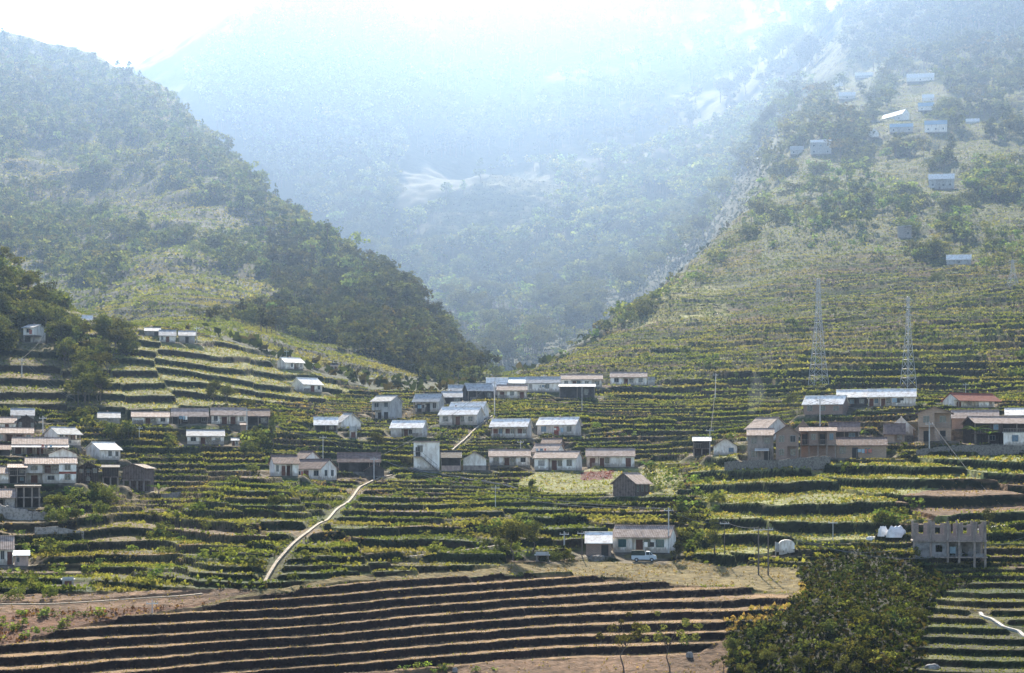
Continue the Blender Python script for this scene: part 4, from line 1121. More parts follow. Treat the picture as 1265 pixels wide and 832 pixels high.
# ------------------------------------------------------------------ mesh pieces for built things
class MB:
    def __init__(self): self.v = []; self.f = []
    def box(self, x0, x1, y0, y1, z0, z1):
        o = len(self.v)
        self.v += [(x0,y0,z0),(x1,y0,z0),(x1,y1,z0),(x0,y1,z0),(x0,y0,z1),(x1,y0,z1),(x1,y1,z1),(x0,y1,z1)]
        self.f += [tuple(o + k for k in q) for q in ((0,3,2,1),(4,5,6,7),(0,1,5,4),(1,2,6,5),(2,3,7,6),(3,0,4,7))]
        return self
    def hexa(self, p):
        """eight corners: bottom loop then top loop"""
        o = len(self.v); self.v += [tuple(q) for q in p]
        self.f += [tuple(o + k for k in q) for q in ((0,3,2,1),(4,5,6,7),(0,1,5,4),(1,2,6,5),(2,3,7,6),(3,0,4,7))]
        return self
    def prism(self, a, b):
        """two matching outlines joined into a closed solid"""
        o = len(self.v); n = len(a); self.v += [tuple(q) for q in a] + [tuple(q) for q in b]
        self.f.append(tuple(o + k for k in range(n))[::-1]); self.f.append(tuple(o + n + k for k in range(n)))
        for k in range(n): self.f.append((o + k, o + (k + 1) % n, o + n + (k + 1) % n, o + n + k))
        return self
    def tube(self, p0, p1, r0, r1=None, n=6, cap=True):
        v, f = tube_arrays(p0, p1, r0, r0 if r1 is None else r1, n); o = len(self.v)
        self.v += [tuple(q) for q in v]; self.f += [tuple(int(k) + o for k in q) for q in f]
        if cap: self.f += [tuple(o + k for k in range(n))[::-1], tuple(o + n + k for k in range(n))]
        return self
    def poly(self, pts, r, n=5):
        for a, b in zip(pts[:-1], pts[1:]): self.tube(a, b, r, r, n)
        return self
    def build(self, name, m, parent=None, loc=None, rz=0.0, **pr):
        me = bpy.data.meshes.new(name); me.from_pydata(self.v, [], self.f); me.update()
        me.materials.append(M[m])
        return link(name, me, parent, loc, rz, **pr)

def roof_x(W, d, he, hr, ox=.35, oy=.55, t=.12, y0=0.0, sag=.0):
    """two slopes meeting on a ridge along x, with thickness and eaves"""
    mb = MB(); ym = y0 + d / 2; sl = (hr - he) / (d / 2)
    x0, x1 = -W / 2 - ox, W / 2 + ox
    ze = he - sl * oy
    for s in (1, -1):
        ye = (y0 - oy) if s > 0 else (y0 + d + oy)
        a = [(x0, ye, ze), (x0, ym, hr), (x0, ym, hr + t), (x0, ye, ze + t)]
        mb.prism(a if s > 0 else a[::-1], [(x1, q[1], q[2]) for q in (a if s > 0 else a[::-1])])
    mb.box(x0 - .02, x1 + .02, ym - .16, ym + .16, hr + t * .6, hr + t + .08)
    return mb

def roof_y(W, d, he, hr, ox=.5, oy=.45, t=.12):
    """ridge running away from the front, gable to the front"""
    mb = MB(); sl = (hr - he) / (W / 2); ze = he - sl * ox; y0, y1 = -oy, d + oy
    for s in (1, -1):
        xe = s * (W / 2 + ox)
        a = [(xe, y0, ze), (xe, y0, ze + t), (0, y0, hr + t), (0, y0, hr)]
        mb.prism(a if s > 0 else a[::-1], [(q[0], y1, q[2]) for q in (a if s > 0 else a[::-1])])
    mb.box(-.14, .14, y0 - .02, y1 + .02, hr + t * .6, hr + t + .07)
    return mb

def window(root, x, y, z, w, h, fm='frame', gm='glass', side=None, sill=True):
    """frame proud of the wall with a cross bar; its pane is a child. side: +1 or -1 for a wall facing along x"""
    f = MB(); b = .07; p = .07
    def bx(a0, a1, q0, q1, z0, z1):
        if side is None: f.box(x + a0, x + a1, y - p, y + .02, z0, z1)
        elif side > 0: f.box(y - .02, y + p, x + a0, x + a1, z0, z1)
        else: f.box(y - p, y + .02, x + a0, x + a1, z0, z1)
    bx(-w / 2 - b, -w / 2, 0, 0, z - b, z + h + b); bx(w / 2, w / 2 + b, 0, 0, z - b, z + h + b)
    bx(-w / 2, w / 2, 0, 0, z + h, z + h + b); bx(-w / 2, w / 2, 0, 0, z - b, z)
    bx(-.03, .03, 0, 0, z, z + h)
    fr = f.build('window', fm, root)
    g = MB()
    if side is None: g.box(x - w / 2, x + w / 2, y - .03, y + .01, z, z + h)
    elif side > 0: g.box(y - .01, y + .03, x - w / 2, x + w / 2, z, z + h)
    else: g.box(y - .03, y + .01, x - w / 2, x + w / 2, z, z + h)
    g.build('pane', gm, fr)
    return fr

_hr = random.Random(31)
def build_house(h):
    W, Ht, d, far = h['W'], h['Ht'], h['d'], h['D'] > 640
    cat = {'village_house': 'house'}.get(h['name'], h['name'])
    root = link(h['name'], None, loc=h['loc'], rz=h['rz'], label=h['label'], category=cat)
    root.empty_display_size = .5
    if cat == 'house': root['group'] = 'houses of the hillside village'
    he = Ht * h['ef']; rt = h['rt']
    hr = Ht - .12
    wall = h['wall']; storeys = h['fac'].split('|')[::-1]      # ground floor first
    ns = len(storeys); sh = he / ns
    if far: d = min(8.0, max(d, W * .5))
    wm = MB(); fm_ = MB(); posts = []; wins = []; doors = []; slabs = MB(); railset = []
    hasslab = hasrail = False
    pm = 'concrete' if h.get('pale') else 'post'
    for si, fac in enumerate(storeys):
        z0, z1 = si * sh, (si + 1) * sh
        n = len(fac); bw = W / n
        zz0 = z0 if si else -.02
        k = 0
        while k < n:
            e = k
            def dep(c): return 1.7 if c in 'ro' else (d * .62 if c == 'p' else 0.0)
            while e + 1 < n and dep(fac[e + 1]) == dep(fac[k]): e += 1
            y = dep(fac[k])
            top = z1 + (0.0)
            wm.box(-W / 2 + k * bw, -W / 2 + (e + 1) * bw, y, d, zz0, top)
            k = e + 1
        for k, c in enumerate(fac):
            xc = -W / 2 + (k + .5) * bw
            wh = min(1.25, sh * .44); ww = min(1.15, bw * .42) * _hr.uniform(.8, 1.1); wz = z0 + sh * .34
            dh = min(2.0, sh * .74); dw = min(.95, bw * .5)
            if c == 'w': wins.append((xc, 0.0, wz, ww, wh))
            elif c == 'd': doors.append((xc, 0.0, z0, dw, dh))
            elif c == 'r':
                if bw > 2.2:
                    doors.append((xc - bw * .2, 1.7, z0, min(.95, bw * .3), dh)); wins.append((xc + bw * .22, 1.7, wz, min(1.0, bw * .3), wh))
                else: doors.append((xc, 1.7, z0, dw, dh))
            elif c == 'o':
                if k % 2 == 0: doors.append((xc, 1.7, z0, dw, dh))
                else: wins.append((xc, 1.7, wz, ww, wh))
            if c in 'rop':
                pr_ = fac[k - 1] if k else ' '
                if k == 0 or pr_ in 'rop': posts.append((-W / 2 + k * bw + (.12 if k == 0 else 0), z0, z1, c))
                if k == n - 1: posts.append((W / 2 - .12, z0, z1, c))
                if si and c != 'p':
                    slabs.box(-W / 2 + k * bw + .004, -W / 2 + (k + 1) * bw - .004, -.35, 1.68, z0 - .13, z0 + .02); hasslab = True
                    rails = MB()
                    for q in range(int(bw / .35) + 1):
                        xx = -W / 2 + k * bw + .05 + q * .35
                        if xx < -W / 2 + (k + 1) * bw: rails.box(xx, xx + .05, -.30, -.25, z0 + .02, z0 + .85)
                    rails.box(-W / 2 + k * bw, -W / 2 + (k + 1) * bw, -.32, -.23, z0 + .85, z0 + .93); railset.append(rails)
        # open floors: a slab over the posts
        if 'p' in fac and si + 1 <= ns:
            slabs.box(-W / 2 - .1, W / 2 + .1, -.1, d * .62 - .004, z1 - .2, z1 - .003); hasslab = True
    # gables
    if rt == 'x':
        ym = d / 2
        wm.prism([(-W / 2 + .01, .02, he), (-W / 2 + .01, d - .02, he), (-W / 2 + .01, ym, hr - .02)][::-1], [(W / 2 - .01, .02, he), (W / 2 - .01, d - .02, he), (W / 2 - .01, ym, hr - .02)][::-1])
    elif rt == 'y':
        wm.prism([(-W / 2 + .01, .003, he), (W / 2 - .01, .003, he), (0, .003, hr - .02)], [(-W / 2 + .01, d - .02, he), (W / 2 - .01, d - .02, he), (0, d - .02, hr - .02)])
    wm.build('wall', wall, root)
    MB().box(-W / 2 - .12, W / 2 + .12, -.12 if not any('p' in s for s in storeys[:1]) else -.3, d + .1, -1.6, -.025).build('foundation', 'stone', root)
    rm = h['roof'] if h['roof'] in M else 'r_' + h['roof']
    if rt == 'x':
        ro = roof_x(W, d, he, hr, ox=.28 if h['side'] else .22, oy=.6)
    elif rt == 'y': ro = roof_y(W, d, he, hr)
    elif rt == 's':
        ro = MB(); a = [(-W / 2 - .25, -.5, he - .15), (-W / 2 - .25, d + .3, hr), (-W / 2 - .25, d + .3, hr + .1), (-W / 2 - .25, -.5, he - .05)]
        ro.prism(a, [(W / 2 + .25, q[1], q[2]) for q in a])
        MBs = MB().prism([(-W / 2 + .01, .02, he - .05), (-W / 2 + .01, d - .02, he - .05), (-W / 2 + .01, d - .02, hr - .06)][::-1], [(W / 2 - .01, .02, he - .05), (W / 2 - .01, d - .02, he - .05), (W / 2 - .01, d - .02, hr - .06)][::-1])
        MBs.build('upper_wall', wall, root)
    else:
        ro = MB().box(-W / 2 - .2, W / 2 + .2, -.25, d + .2, he + .003, he + .16)
        if Ht - he > .3: ro.box(-W / 2, W / 2, -.02, .12, he + .163, Ht)
    ro.build('roof', rm, root)
    fmk, gmk = ('frame_teal', 'glass_teal') if h.get('teal') else ('frame', 'glass')
    for (x, y, z, w, hh) in wins:
        if _hr.random() < .08 and not h.get('teal'): continue          # a bricked up opening
        window(root, x, y, z, w, hh * _hr.uniform(.85, 1.08), fmk, gmk if h.get('teal') or _hr.random() < .7 else _hr.choice(['curtain', 'curtain_blue', 'door_dark']))
    dm = 'red' if h.get('reddoor') else 'door' if wall in ('white', 'offwhite', 'pink') else 'door_dark'
    for (x, y, z, w, hh) in doors:
        MB().box(x - w / 2, x + w / 2, y - .05, y + .01, z + .01, z + hh).box(x - w / 2 - .08, x - w / 2, y - .09, y + .01, z + .01, z + hh + .08) \
            .box(x + w / 2, x + w / 2 + .08, y - .09, y + .01, z + .01, z + hh + .08).box(x - w / 2, x + w / 2, y - .09, y + .01, z + hh, z + hh + .08).build('door', dm, root)
    for (x, z0, z1, c) in posts:
        r = .13 if c == 'p' else .075
        zb = -1.2 if (c == 'p' and z0 < .1) else z0
        MB().box(x - r, x + r, .0 if c != 'p' else .02, 2 * r + (.0 if c != 'p' else .02), zb, z1 - .005).build('post', pm, root)
    if hasslab: slabs.build('floor_slab', 'concrete' if wall != 'wood' else 'timber', root)
    for rails in railset: rails.build('railing', 'post', root)
    # extras -------------------------------------------------------------
    if h.get('sw'):
        for q in range(h['sw']):
            yy = d * (q + .7) / (h['sw'] + .4)
            window(root, yy, W / 2 * (1 if h['side'] != 'L' else -1), sh * .34, min(.8, d * .18), min(1.2, sh * .45), side=1 if h['side'] != 'L' else -1)
    if h.get('wing'):     # the whitewashed right wing with its red band
        x0 = W * .16
        MB().box(x0, W / 2 + .02, -.5, -.003, .0, he).build('white_wing', 'white', root, label="whitewashed right wing")
        MB().box(x0 - .01, W / 2 + .03, -.53, -.503, sh * .92, sh * 1.16).build('band', 'red', root, label="red painted band")
        for zf in (.34, 1.34): window(root, (x0 + W / 2) / 2, -.5, sh * zf, .9, 1.0)
    if h.get('awning'):
        MB().prism([(-W / 2 - .3, -1.9, he - .75), (-W / 2 - .3, -.3, he - .30), (-W / 2 - .3, -.3, he - .22), (-W / 2 - .3, -1.9, he - .67)], [(W / 2 + .3, -1.9, he - .75), (W / 2 + .3, -.3, he - .30), (W / 2 + .3, -.3, he - .22), (W / 2 + .3, -1.9, he - .67)]).build('awning', 'r_white', root)
        for q in range(5):
            x = -W / 2 + W * q / 4
            MB().box(x - .06, x + .06, -1.8, -1.68, -.3, he - .74).build('post', 'post', root)
    if h.get('stair'):
        st = MB(); zt = sh; run = W * .62
        n_s = 12
        for q in range(n_s):
            xs = W / 2 - .5 - run * q / n_s
            st.box(xs - run / n_s, xs, -1.1, -.02, zt * q / n_s, zt * (q + 1) / n_s)
        xl = W / 2 - .5 - run
        st.box(-W / 2, xl, -1.15, -.02, zt - .14, zt + .0)
        st.build('staircase', 'concrete', root)
        hl = MB(); hl.tube((W / 2 - .5, -1.1, 1.0), (xl, -1.1, zt + .95), .05).tube((xl, -1.1, zt + .95), (-W / 2, -1.1, zt + .95), .05)
        for q in range(5):
            t = q / 4; hl.tube((W / 2 - .5 - run * t, -1.1, zt * t), (W / 2 - .5 - run * t, -1.1, zt * t + 1.0), .035)
        hl.build('handrail', 'post', root)
        MB().box(-W * .42, -W * .24, -.05, .01, zt + .02, zt + 1.9).build('door', 'door_dark', root)
    if h.get('parapet'): MB().box(-W / 2 + .1, W / 2 - .1, .05, .25, 0, 1.1).build('parapet', 'pink', root)
    if h.get('base'): MB().box(-W / 2 - .03, W / 2 + .03, -.06, -.003, -.1, he * .42).build('plinth', 'concrete', root)
    if h.get('rail'):
        r_ = MB().box(-W / 2 + .14, W / 2 - .14, .06, .16, 0.02, .95); r_.build('parapet', 'offwhite', root)
    if h.get('porch'):
        px = -W * .02
        MB().prism([(px - 1.0, -2.3, sh * .75), (px - 1.0, -.05, sh * .95), (px - 1.0, -.05, sh * .98), (px - 1.0, -2.3, sh * .78)], [(px + 1.7, -2.3, sh * .75), (px + 1.7, -.05, sh * .95), (px + 1.7, -.05, sh * .98), (px + 1.7, -2.3, sh * .78)]).build('porch_roof', 'r_white', root)
        for x in (px - .9, px + 1.6): MB().box(x - .07, x + .07, -2.2, -2.06, -.8, sh * .75).build('post', 'post', root)
    if h.get('cloth'): 
        MB().hexa([(.2, -.08, sh * 1.1), (.9, -.08, sh * 1.1), (.9, -.03, sh * 1.1), (.2, -.03, sh * 1.1), (.15, -.10, sh * 1.7), (.95, -.10, sh * 1.7), (.95, -.05, sh * 1.7), (.15, -.05, sh * 1.7)]).build('hanging_cloth', 'plum', root)
    # roof furniture on some: a chimney pipe
    if not far and cat == 'house' and rt == 'x' and _hr.random() < .45:
        x = W * _hr.uniform(-.35, .35)
        MB().box(x - .16, x + .16, d * .62, d * .62 + .32, hr - .5, hr + .55).build('chimney', 'brick', root)
    return root

def build_ruin(h):
    W, d = h['W'], h['d']; r = link('ruined_building', None, loc=h['loc'], rz=h['rz'] + .05, label=h['label'], category='building')
    z1, z2, z3 = .75, 3.25, 6.2         # first slab, second slab, broken top (measured from the upper ground line)
    n = 5; xs = [-W / 2 + W * t for t in (0, .235, .475, .635, .85, 1.0)]
    for row, y in enumerate((0, d)):
        for k, x in enumerate(xs):
            zb = -1.4 - 3.4 * k / 5 if row == 0 else -.8
            MB().box(x - .17, x + .17, y - .17, y + .17, zb, z3 - (.0 if (k + row) % 3 else .35)).build('column', 'concrete', r)
    MB().box(-W / 2 - .3, W / 2 + .3, -.40, d + .35, z2 - .22, z2).build('floor_slab', 'concrete', r)
    MB().box(-W * .27, W / 2 + .35, -.45, d + .3, z1 - .2, z1).build('floor_slab', 'concrete', r)
    # middle storey: grey infill with openings
    m = MB()
    def infill(a, b, y, z0, z1_, holes):
        """wall strip from a to b with rectangular holes (x0, x1, z0, z1)"""
        x = a; m = MB()
        for (h0, h1, q0, q1) in holes:
            if h0 > x: m.box(x, h0, y, y + .18, z0, z1_)
            if q0 > z0: m.box(h0, h1, y, y + .18, z0, q0)
            if q1 < z1_: m.box(h0, h1, y, y + .18, q1, z1_)
            x = h1
        if b > x: m.box(x, b, y, y + .18, z0, z1_)
        m.build('infill_wall', 'grey_dark', r)
    za, zb = z1 + .003, z2 - .223
    infill(xs[0] + .17, xs[1] - .17, .02, -.9, zb, [])
    infill(xs[1] + .17, xs[2] - .17, .02, za, zb, [(xs[1] + .75, xs[1] + 1.75, za + .7, zb - .5)])
    infill(xs[2] + .17, xs[3] - .17, 1.6, za, zb, [(xs[2] + .4, xs[2] + 1.2, za + .003, zb - .4)])
    infill(xs[3] + .17, xs[4] - .17, 2.6, za, zb, [(xs[3] + .6, xs[3] + 1.5, za + .003, zb - .3)])
    infill(xs[4] + .17, xs[5] - .17, .02, za, za + .5, [])
    MB().box(xs[0] + .2, xs[5] - .2, d - .2, d - .02, za, zb).build('back_wall', 'grey_dark', r)
    m.box(xs[0] + .02, xs[0] + .16, .2, d - .22, -.9, zb)
    # top storey: broken block walls with window gaps open to the sky
    m = MB(); m2 = m
    def broken(a, b, y, w=.2, sd=0):
        rg = random.Random(sd); x = a
        while x < b - .05:
            x2 = min(b, x + rg.uniform(.30, .6)); m.box(x, x2, y, y + w, z2 + .003, z2 + 1.0 + rg.uniform(-.25, .15)); x = x2
    for k in range(5):
        a, b = xs[k] + .17, xs[k + 1] - .17; g = (b - a)
        rg = random.Random(k)
        c0, c1 = a + g * .22, a + g * (.80 if g > 1.4 else .78)
        m.box(a, c0, -.02, .18, z2 + .003, z3 - rg.uniform(0, .5)); m.box(c1, b, -.02, .18, z2 + .003, z3 - rg.uniform(0, .45))
        m.box(c0, c1, -.02, .18, z2 + .003, z2 + .75 + rg.uniform(-.1, .25))
        if k in (1, 3): m.box(c0, c1, -.02, .18, z3 - .95, z3 - .62)
        for q in (0.0, .09, -.09): m.box(xs[k] + q - .012, xs[k] + q + .012, -.012, .012, z3 - .02, z3 + rg.uniform(.3, .75))
    m.build('upper_wall', 'block', r); m = MB()
    for k in range(5):
        a, b = xs[k] + .17, xs[k + 1] - .17; g = b - a; rg = random.Random(k + 9)
        m.box(a, a + g * .35, d - .1, d + .1, z2 + .003, z3 - rg.uniform(.1, .8)); m.box(a + g * .7, b, d - .1, d + .1, z2 + .003, z3 - rg.uniform(.1, .8)); m.box(a + g * .35, a + g * .7, d - .1, d + .1, z2 + .003, z2 + .9)
    m.build('upper_back_wall', 'block', r)
    MB().box(xs[2] + .35, xs[2] + 1.25, 1.1, 1.18, za + .45, za + 1.5).build('hanging_sheet', 'r_blue', r)
    MB().box(xs[1] - .1, xs[5] + .1, d * .55, d * .55 + .3, -3.2, z1 - .203).build('retaining_wall', 'brick', r)
    flat = h['loc']

def build_truck(h):
    ox, oy, oz = h['loc']; L = max(3.9, h['W'])
    r = link('pickup_truck', None, loc=(ox, oy, float(zat(ox, oy)) + .0), rz=h['rz'], label=h['label'], category='truck')
    w = 1.6; x0, x1 = -L / 2, L / 2
    side = [(x0, .48), (x0, .98), (.05 * L, .98), (.05 * L, 1.42), (.09 * L, 1.62), (.24 * L, 1.62), (.36 * L, 1.10), (.47 * L, .98), (x1, .86), (x1, .42), (.44 * L, .36), (-.46 * L, .36)]
    MB().prism([(x, 0, z) for x, z in side], [(x, w, z) for x, z in side]).build('body', 'carpaint', r)
    # canvas canopy on hoops over the load bed
    c = [(x0 - .02, .985), (x0 - .02, 1.62), (x0 + .12, 1.78), (-.02 * L, 1.78), (.035 * L, 1.66), (.035 * L, .985)]
    MB().prism([(x, .03, z) for x, z in c], [(x, w - .03, z) for x, z in c]).build('canopy', 'canvas', r)
    g = [(.085 * L, 1.08), (.085 * L, 1.5), (.215 * L, 1.5), (.215 * L, 1.08)]
    MB().prism([(x, -.012, z) for x, z in g], [(x, .012, z) for x, z in g]).build('side_window', 'glass', r)
    g = [(.235 * L, 1.08), (.235 * L, 1.5), (.26 * L, 1.46), (.325 * L, 1.12), (.325 * L, 1.08)]
    MB().prism([(x, -.012, z) for x, z in g], [(x, .012, z) for x, z in g]).build('side_window', 'glass', r)
    MB().hexa([(.252 * L, .1, 1.6), (.252 * L, w - .1, 1.6), (.25 * L, w - .1, 1.57), (.25 * L, .1, 1.57), (.365 * L, .1, 1.13), (.365 * L, w - .1, 1.13), (.355 * L, w - .1, 1.1), (.355 * L, .1, 1.1)]).build('windscreen', 'glass', r)
    for y in (.22, w - .42): MB().box(x1 - .02, x1 + .02, y, y + .2, .62, .76).build('headlight', 'r_white', r)
    MB().box(x1 - .05, x1 + .09, .05, w - .05, .38, .52).build('bumper', 'grey', r)
    for x in (-.30 * L, .31 * L):
        for y in (-.03, w - .15):
            t = MB().tube((x, y, .31), (x, y + .18, .31), .31, .31, 16).build('wheel', 'rubber', r)
            MB().tube((x, y - .012, .31), (x, y + .192, .31), .16, .16, 12).build('rim', 'steel', t)
    MB().box(.235 * L - .02, .235 * L + .005, -.016, -.001, .5, 1.5).build('door_seam', 'door_dark', r)

def put(name, cat, label, mb, m, loc, rz=0.0, **k):
    return mb.build(name, m, None, loc, rz, label=label, category=cat, **k)

def ground_at(u, v):
    D = hit(u, v); x = (u - CU) / F * D
    return x, D, float(zat(x, D))

for h in HS:
    if h.get('special') == 'ruin': build_ruin(h)
    elif h.get('special') == 'truck': build_truck(h)
    else: build_house(h)

# ------------------------------------------------------------------ poles and lines
POLE_TOPS = {}
def pole(key, u, vt, vb, label, mat_='pole', arm=True, r=.13):
    x, D, z = ground_at(u, vb); H_ = (vb - vt) * D / F
    p = link('utility_pole', None, loc=(x, D, z - .1), rz=-math.atan(x / D) + .1, label=label, category='pole', group='utility poles of the village')
    MB().tube((0, 0, -.3), (0, 0, H_), r, r * .68, 8).build('shaft', mat_, p)
    if arm:
        MB().box(-.75, .75, -.08, .06, H_ - .55, H_ - .43).build('crossarm', 'steel', p)
        for q in (-.65, 0.25, .65): MB().tube((q, 0, H_ - .43), (q, 0, H_ - .18), .06, .045, 6).build('insulator', 'offwhite', p)
    POLE_TOPS[key] = Vector((x, D, z + H_ - .3))
pole('a', 27, 443, 467, "pole on the brown plot under the wooded knoll at far left")
pole('b', 53, 516, 540, "pale pole between the grey roofed and timber houses of the left village")
pole('c', 172, 523, 541, "short pole under the white house of the terrace row", r=.10)
pole('d', 305, 505, 535, "pole before the dark open barn like house at the row's end")
pole('e', 399, 537, 570, "thin pole behind the front house of the green spur", r=.10)
pole('f', 462, 562, 590, "pole in front of the long dark walled house")
pole('g', 611, 471, 513, "tall pale pole at the head of the stairs in the upper row", r=.16)
pole('h', 719, 466, 507, "thin pole before the dark open sided building in the upper row", r=.10)
pole('i', 672, 459, 482, "short pole behind the long white house in the upper row", r=.10)
pole('j', 826, 626, 683, "pole standing against the right corner of the truck house")
pole('k', 719, 655, 688, "wooden pole at the left corner of the brick annex", 'pole_wood', r=.10)
pole('l', 697, 651, 674, "grey pole behind the shrubs left of the brick annex", r=.13)
pole('m', 937, 650, 710, "left one of two tarred poles on the field edge by the white tank", 'pole_wood')
pole('n', 949, 650, 711, "right one of two tarred poles on the field edge by the white tank", 'pole_wood')
pole('o', 895, 648, 690, "thin pole left of the two tarred poles", 'pole_wood', r=.09)
pole('p', 884, 461, 496, "thin pole alone on the striped terraces above the right village", r=.10)
pole('q', 877, 532, 566, "pole between the stilted shed and the white gabled house", r=.10)
pole('r', 1013, 489, 528, "pole in front of the brick house with three pillars", r=.15)
pole('s', 1148, 523, 560, "pole before the dark ground floor of the tan brick house", r=.14)
pole('t', 1166, 500, 524, "pole beside the upper storey of the tan brick house", r=.10)
pole('u', 1193, 474, 488, "short thin pole behind the reddish roof on the upper right ledge", r=.08)
pole('v', 243, 401, 424, "pole at the right end of the shoulder hamlet", r=.13)
pole('w', 354, 432, 446, "thin pole behind the house on the edge of the bright green slope", r=.09)
pole('x', 1029, 640, 670, "thin pole in the leafy field left of the white sheets", r=.08)
pole('y', 612, 600, 628, "pole on the dark terraces below the lower row", r=.09)
pole('z', 643, 543, 561, "pole in front of the brown house stepping up behind the garden", r=.08)
pole('aa', 188, 740, 757, "short pole beside the white road at the left", r=.08)
pole('bb', 488, 709, 714, "stub of a pole on the rim of the ploughed field", arm=False, r=.08) if False else None

def cable(label, a, b, sag, r=.035, n=10):
    a, b = Vector(a), Vector(b); pts = []
    for k in range(n + 1):
        t = k / n; p = a.lerp(b, t); p.z -= sag * 4 * t * (1 - t); pts.append(p)
    MB().poly(pts, r, 4).build('power_cable', 'cable', label=label, category='cable', group='power cables')
def tp(k, dx=0.0): return POLE_TOPS[k] + Vector((dx, 0, .05))
def gp(u, v, up_=0.0):
    x, D, z = ground_at(u, v); return Vector((x, D, z + up_))
for nm, a, b, s in (("sloping from the pole under the wooded knoll to the left village", tp('a', .3), gp(92, 505, 1.5), .6),
                    ("second line from the pole under the wooded knoll to the left village", tp('a', -.3), gp(88, 503, 1.5), .9),
                    ("from the pole under the wooded knoll up to the open fronted house", tp('a'), gp(56, 428, 3), .5),
                    ("linking the two tarred poles to the thin pole at their left", tp('o'), tp('m'), .4),
                    ("from the right tarred pole out to the ruined building", tp('n'), gp(1150, 700, 3.5), 2.6),
                    ("from the right tarred pole past the ruin to the right edge", tp('n', .4), gp(1268, 706, 5.5), 4.0),
                    ("from the thin pole left to the truck house pole", tp('o', .2), tp('j'), 1.0),
                    ("across the terraces from the truck house pole to the lower row", tp('j', -.3), tp('f', .2), 2.2),
                    ("lower of two lines from the truck house pole to the lower row", tp('j', .3), tp('f', .5), 3.0),
                    ("upper of two lines falling from the tan brick house pole to the field", tp('s', .2), gp(1182, 566, .4), .2),
                    ("lower of two lines falling from the tan brick house pole to the field", tp('s', -.3), gp(1176, 568, .4), .3),
                    ("long stay line crossing the brown plot above the ruin", tp('s', .5), gp(1236, 622, .4), .8),
                    ("between the two poles of the left village and the terrace row", tp('b'), tp('c'), 1.2),
                    ("along the row under the brown terraces", tp('c', .2), tp('d'), 1.4),
                    ("from the row's end pole to the spur house pole", tp('d', .2), tp('e'), 1.6),
                    ("from the spur house to the long dark walled house", tp('e', .2), tp('f', -.2), .7),
                    ("from the long dark walled house up to the stairs", tp('f', .3), tp('g', -.2), 1.5),
                    ("along the back of the long white house in the upper row", tp('h', .2), tp('i'), .5),
                    ("from the upper row across the striped terraces", tp('h', -.2), tp('p'), 3.0),
                    ("from the striped terraces down to the stilted shed", tp('p', .2), tp('q', .2), 1.0),
                    ("from the three pillared brick house to the tan brick one", tp('r', .2), tp('t'), 1.6),
                    ("from the head of the stairs along the upper row", tp('g'), tp('h'), .8),
                    ("crossing over the right village from pole to pole", tp('q'), tp('r'), 1.0)):
    cable("power cable " + nm, a, b, s)

# ------------------------------------------------------------------ lattice towers
def pylon(u, vt, vb, wpx, label, waist=.33, n=11, rz=.25, rr=.07, cut=None):
    x, D, z = ground_at(u, vb); H_ = (vb - vt) * D / F; wb = wpx * D / F
    t = link('lattice_tower', None, loc=(x, D, z), rz=rz, label=label, category='pylon', group='lattice pylons on the terraces')
    def half(k): 
        f = k / n
        return .5 * wb * (.16 + .84 * (1 - f) ** 1.9)
    cor = ((-1, -1), (1, -1), (1, 1), (-1, 1))
    zs = [H_ * (1 - (1 - k / n) ** 1.15) for k in range(n + 1)]
    for c in cor:
        l = MB()
        for k in range(n):
            a, b = half(k), half(k + 1)
            l.tube((c[0] * a, c[1] * a, zs[k] - (1 if k == 0 else 0)), (c[0] * b, c[1] * b, zs[k + 1]), rr, rr, 4)
        l.build('leg', 'steel', t)
    br = MB()
    for k in range(n):
        a, b = half(k), half(k + 1)
        for q in range(4):
            c, e = cor[q], cor[(q + 1) % 4]
            br.tube((c[0] * a, c[1] * a, zs[k]), (e[0] * b, e[1] * b, zs[k + 1]), rr * .6, rr * .6, 3, False)
            br.tube((e[0] * a, e[1] * a, zs[k]), (c[0] * b, c[1] * b, zs[k + 1]), rr * .6, rr * .6, 3, False)
            br.tube((c[0] * b, c[1] * b, zs[k + 1]), (e[0] * b, e[1] * b, zs[k + 1]), rr * .6, rr * .6, 3, False)
    br.build('bracing', 'steel', t)
    for f in (.80, .89, .97):
        am = MB(); zz = H_ * f; L = wb * .42
        for s in (-1, 1):
            am.tube((0, 0, zz + .5), (s * L, 0, zz), rr * .7, rr * .7, 4); am.tube((0, .3, zz - .2), (s * L, 0, zz), rr * .7, rr * .7, 4)
        am.build('crossarm', 'steel', t)
    return Vector((x, D, z + H_))
PY1 = pylon(1011, 345, 478, 20, "tall lattice pylon, left of the pair on the striped terraces")
PY2 = pylon(1122, 368, 480, 15, "slimmer lattice pylon, right of the pair on the striped terraces", rz=.5)
pylon(1251, 322, 356, 13, "lattice pylon base half hidden by a tree at the right edge", n=6, rz=.1)

for dz, side_, word in ((-1.0, 1.6, "top"), (-3.4, -1.6, "middle"), (-6.0, 1.6, "lower")):
    cable(word + " transmission line slung between the two lattice pylons", PY1 + Vector((side_, 0, dz)), PY2 + Vector((side_, 0, dz)), 1.2, .04, 16)
    cable(word + " transmission line running from the slimmer pylon out of the right edge", PY2 + Vector((side_, 0, dz)), PY2 + Vector((62, 30, 12 + dz)), 2.2, .04, 16)

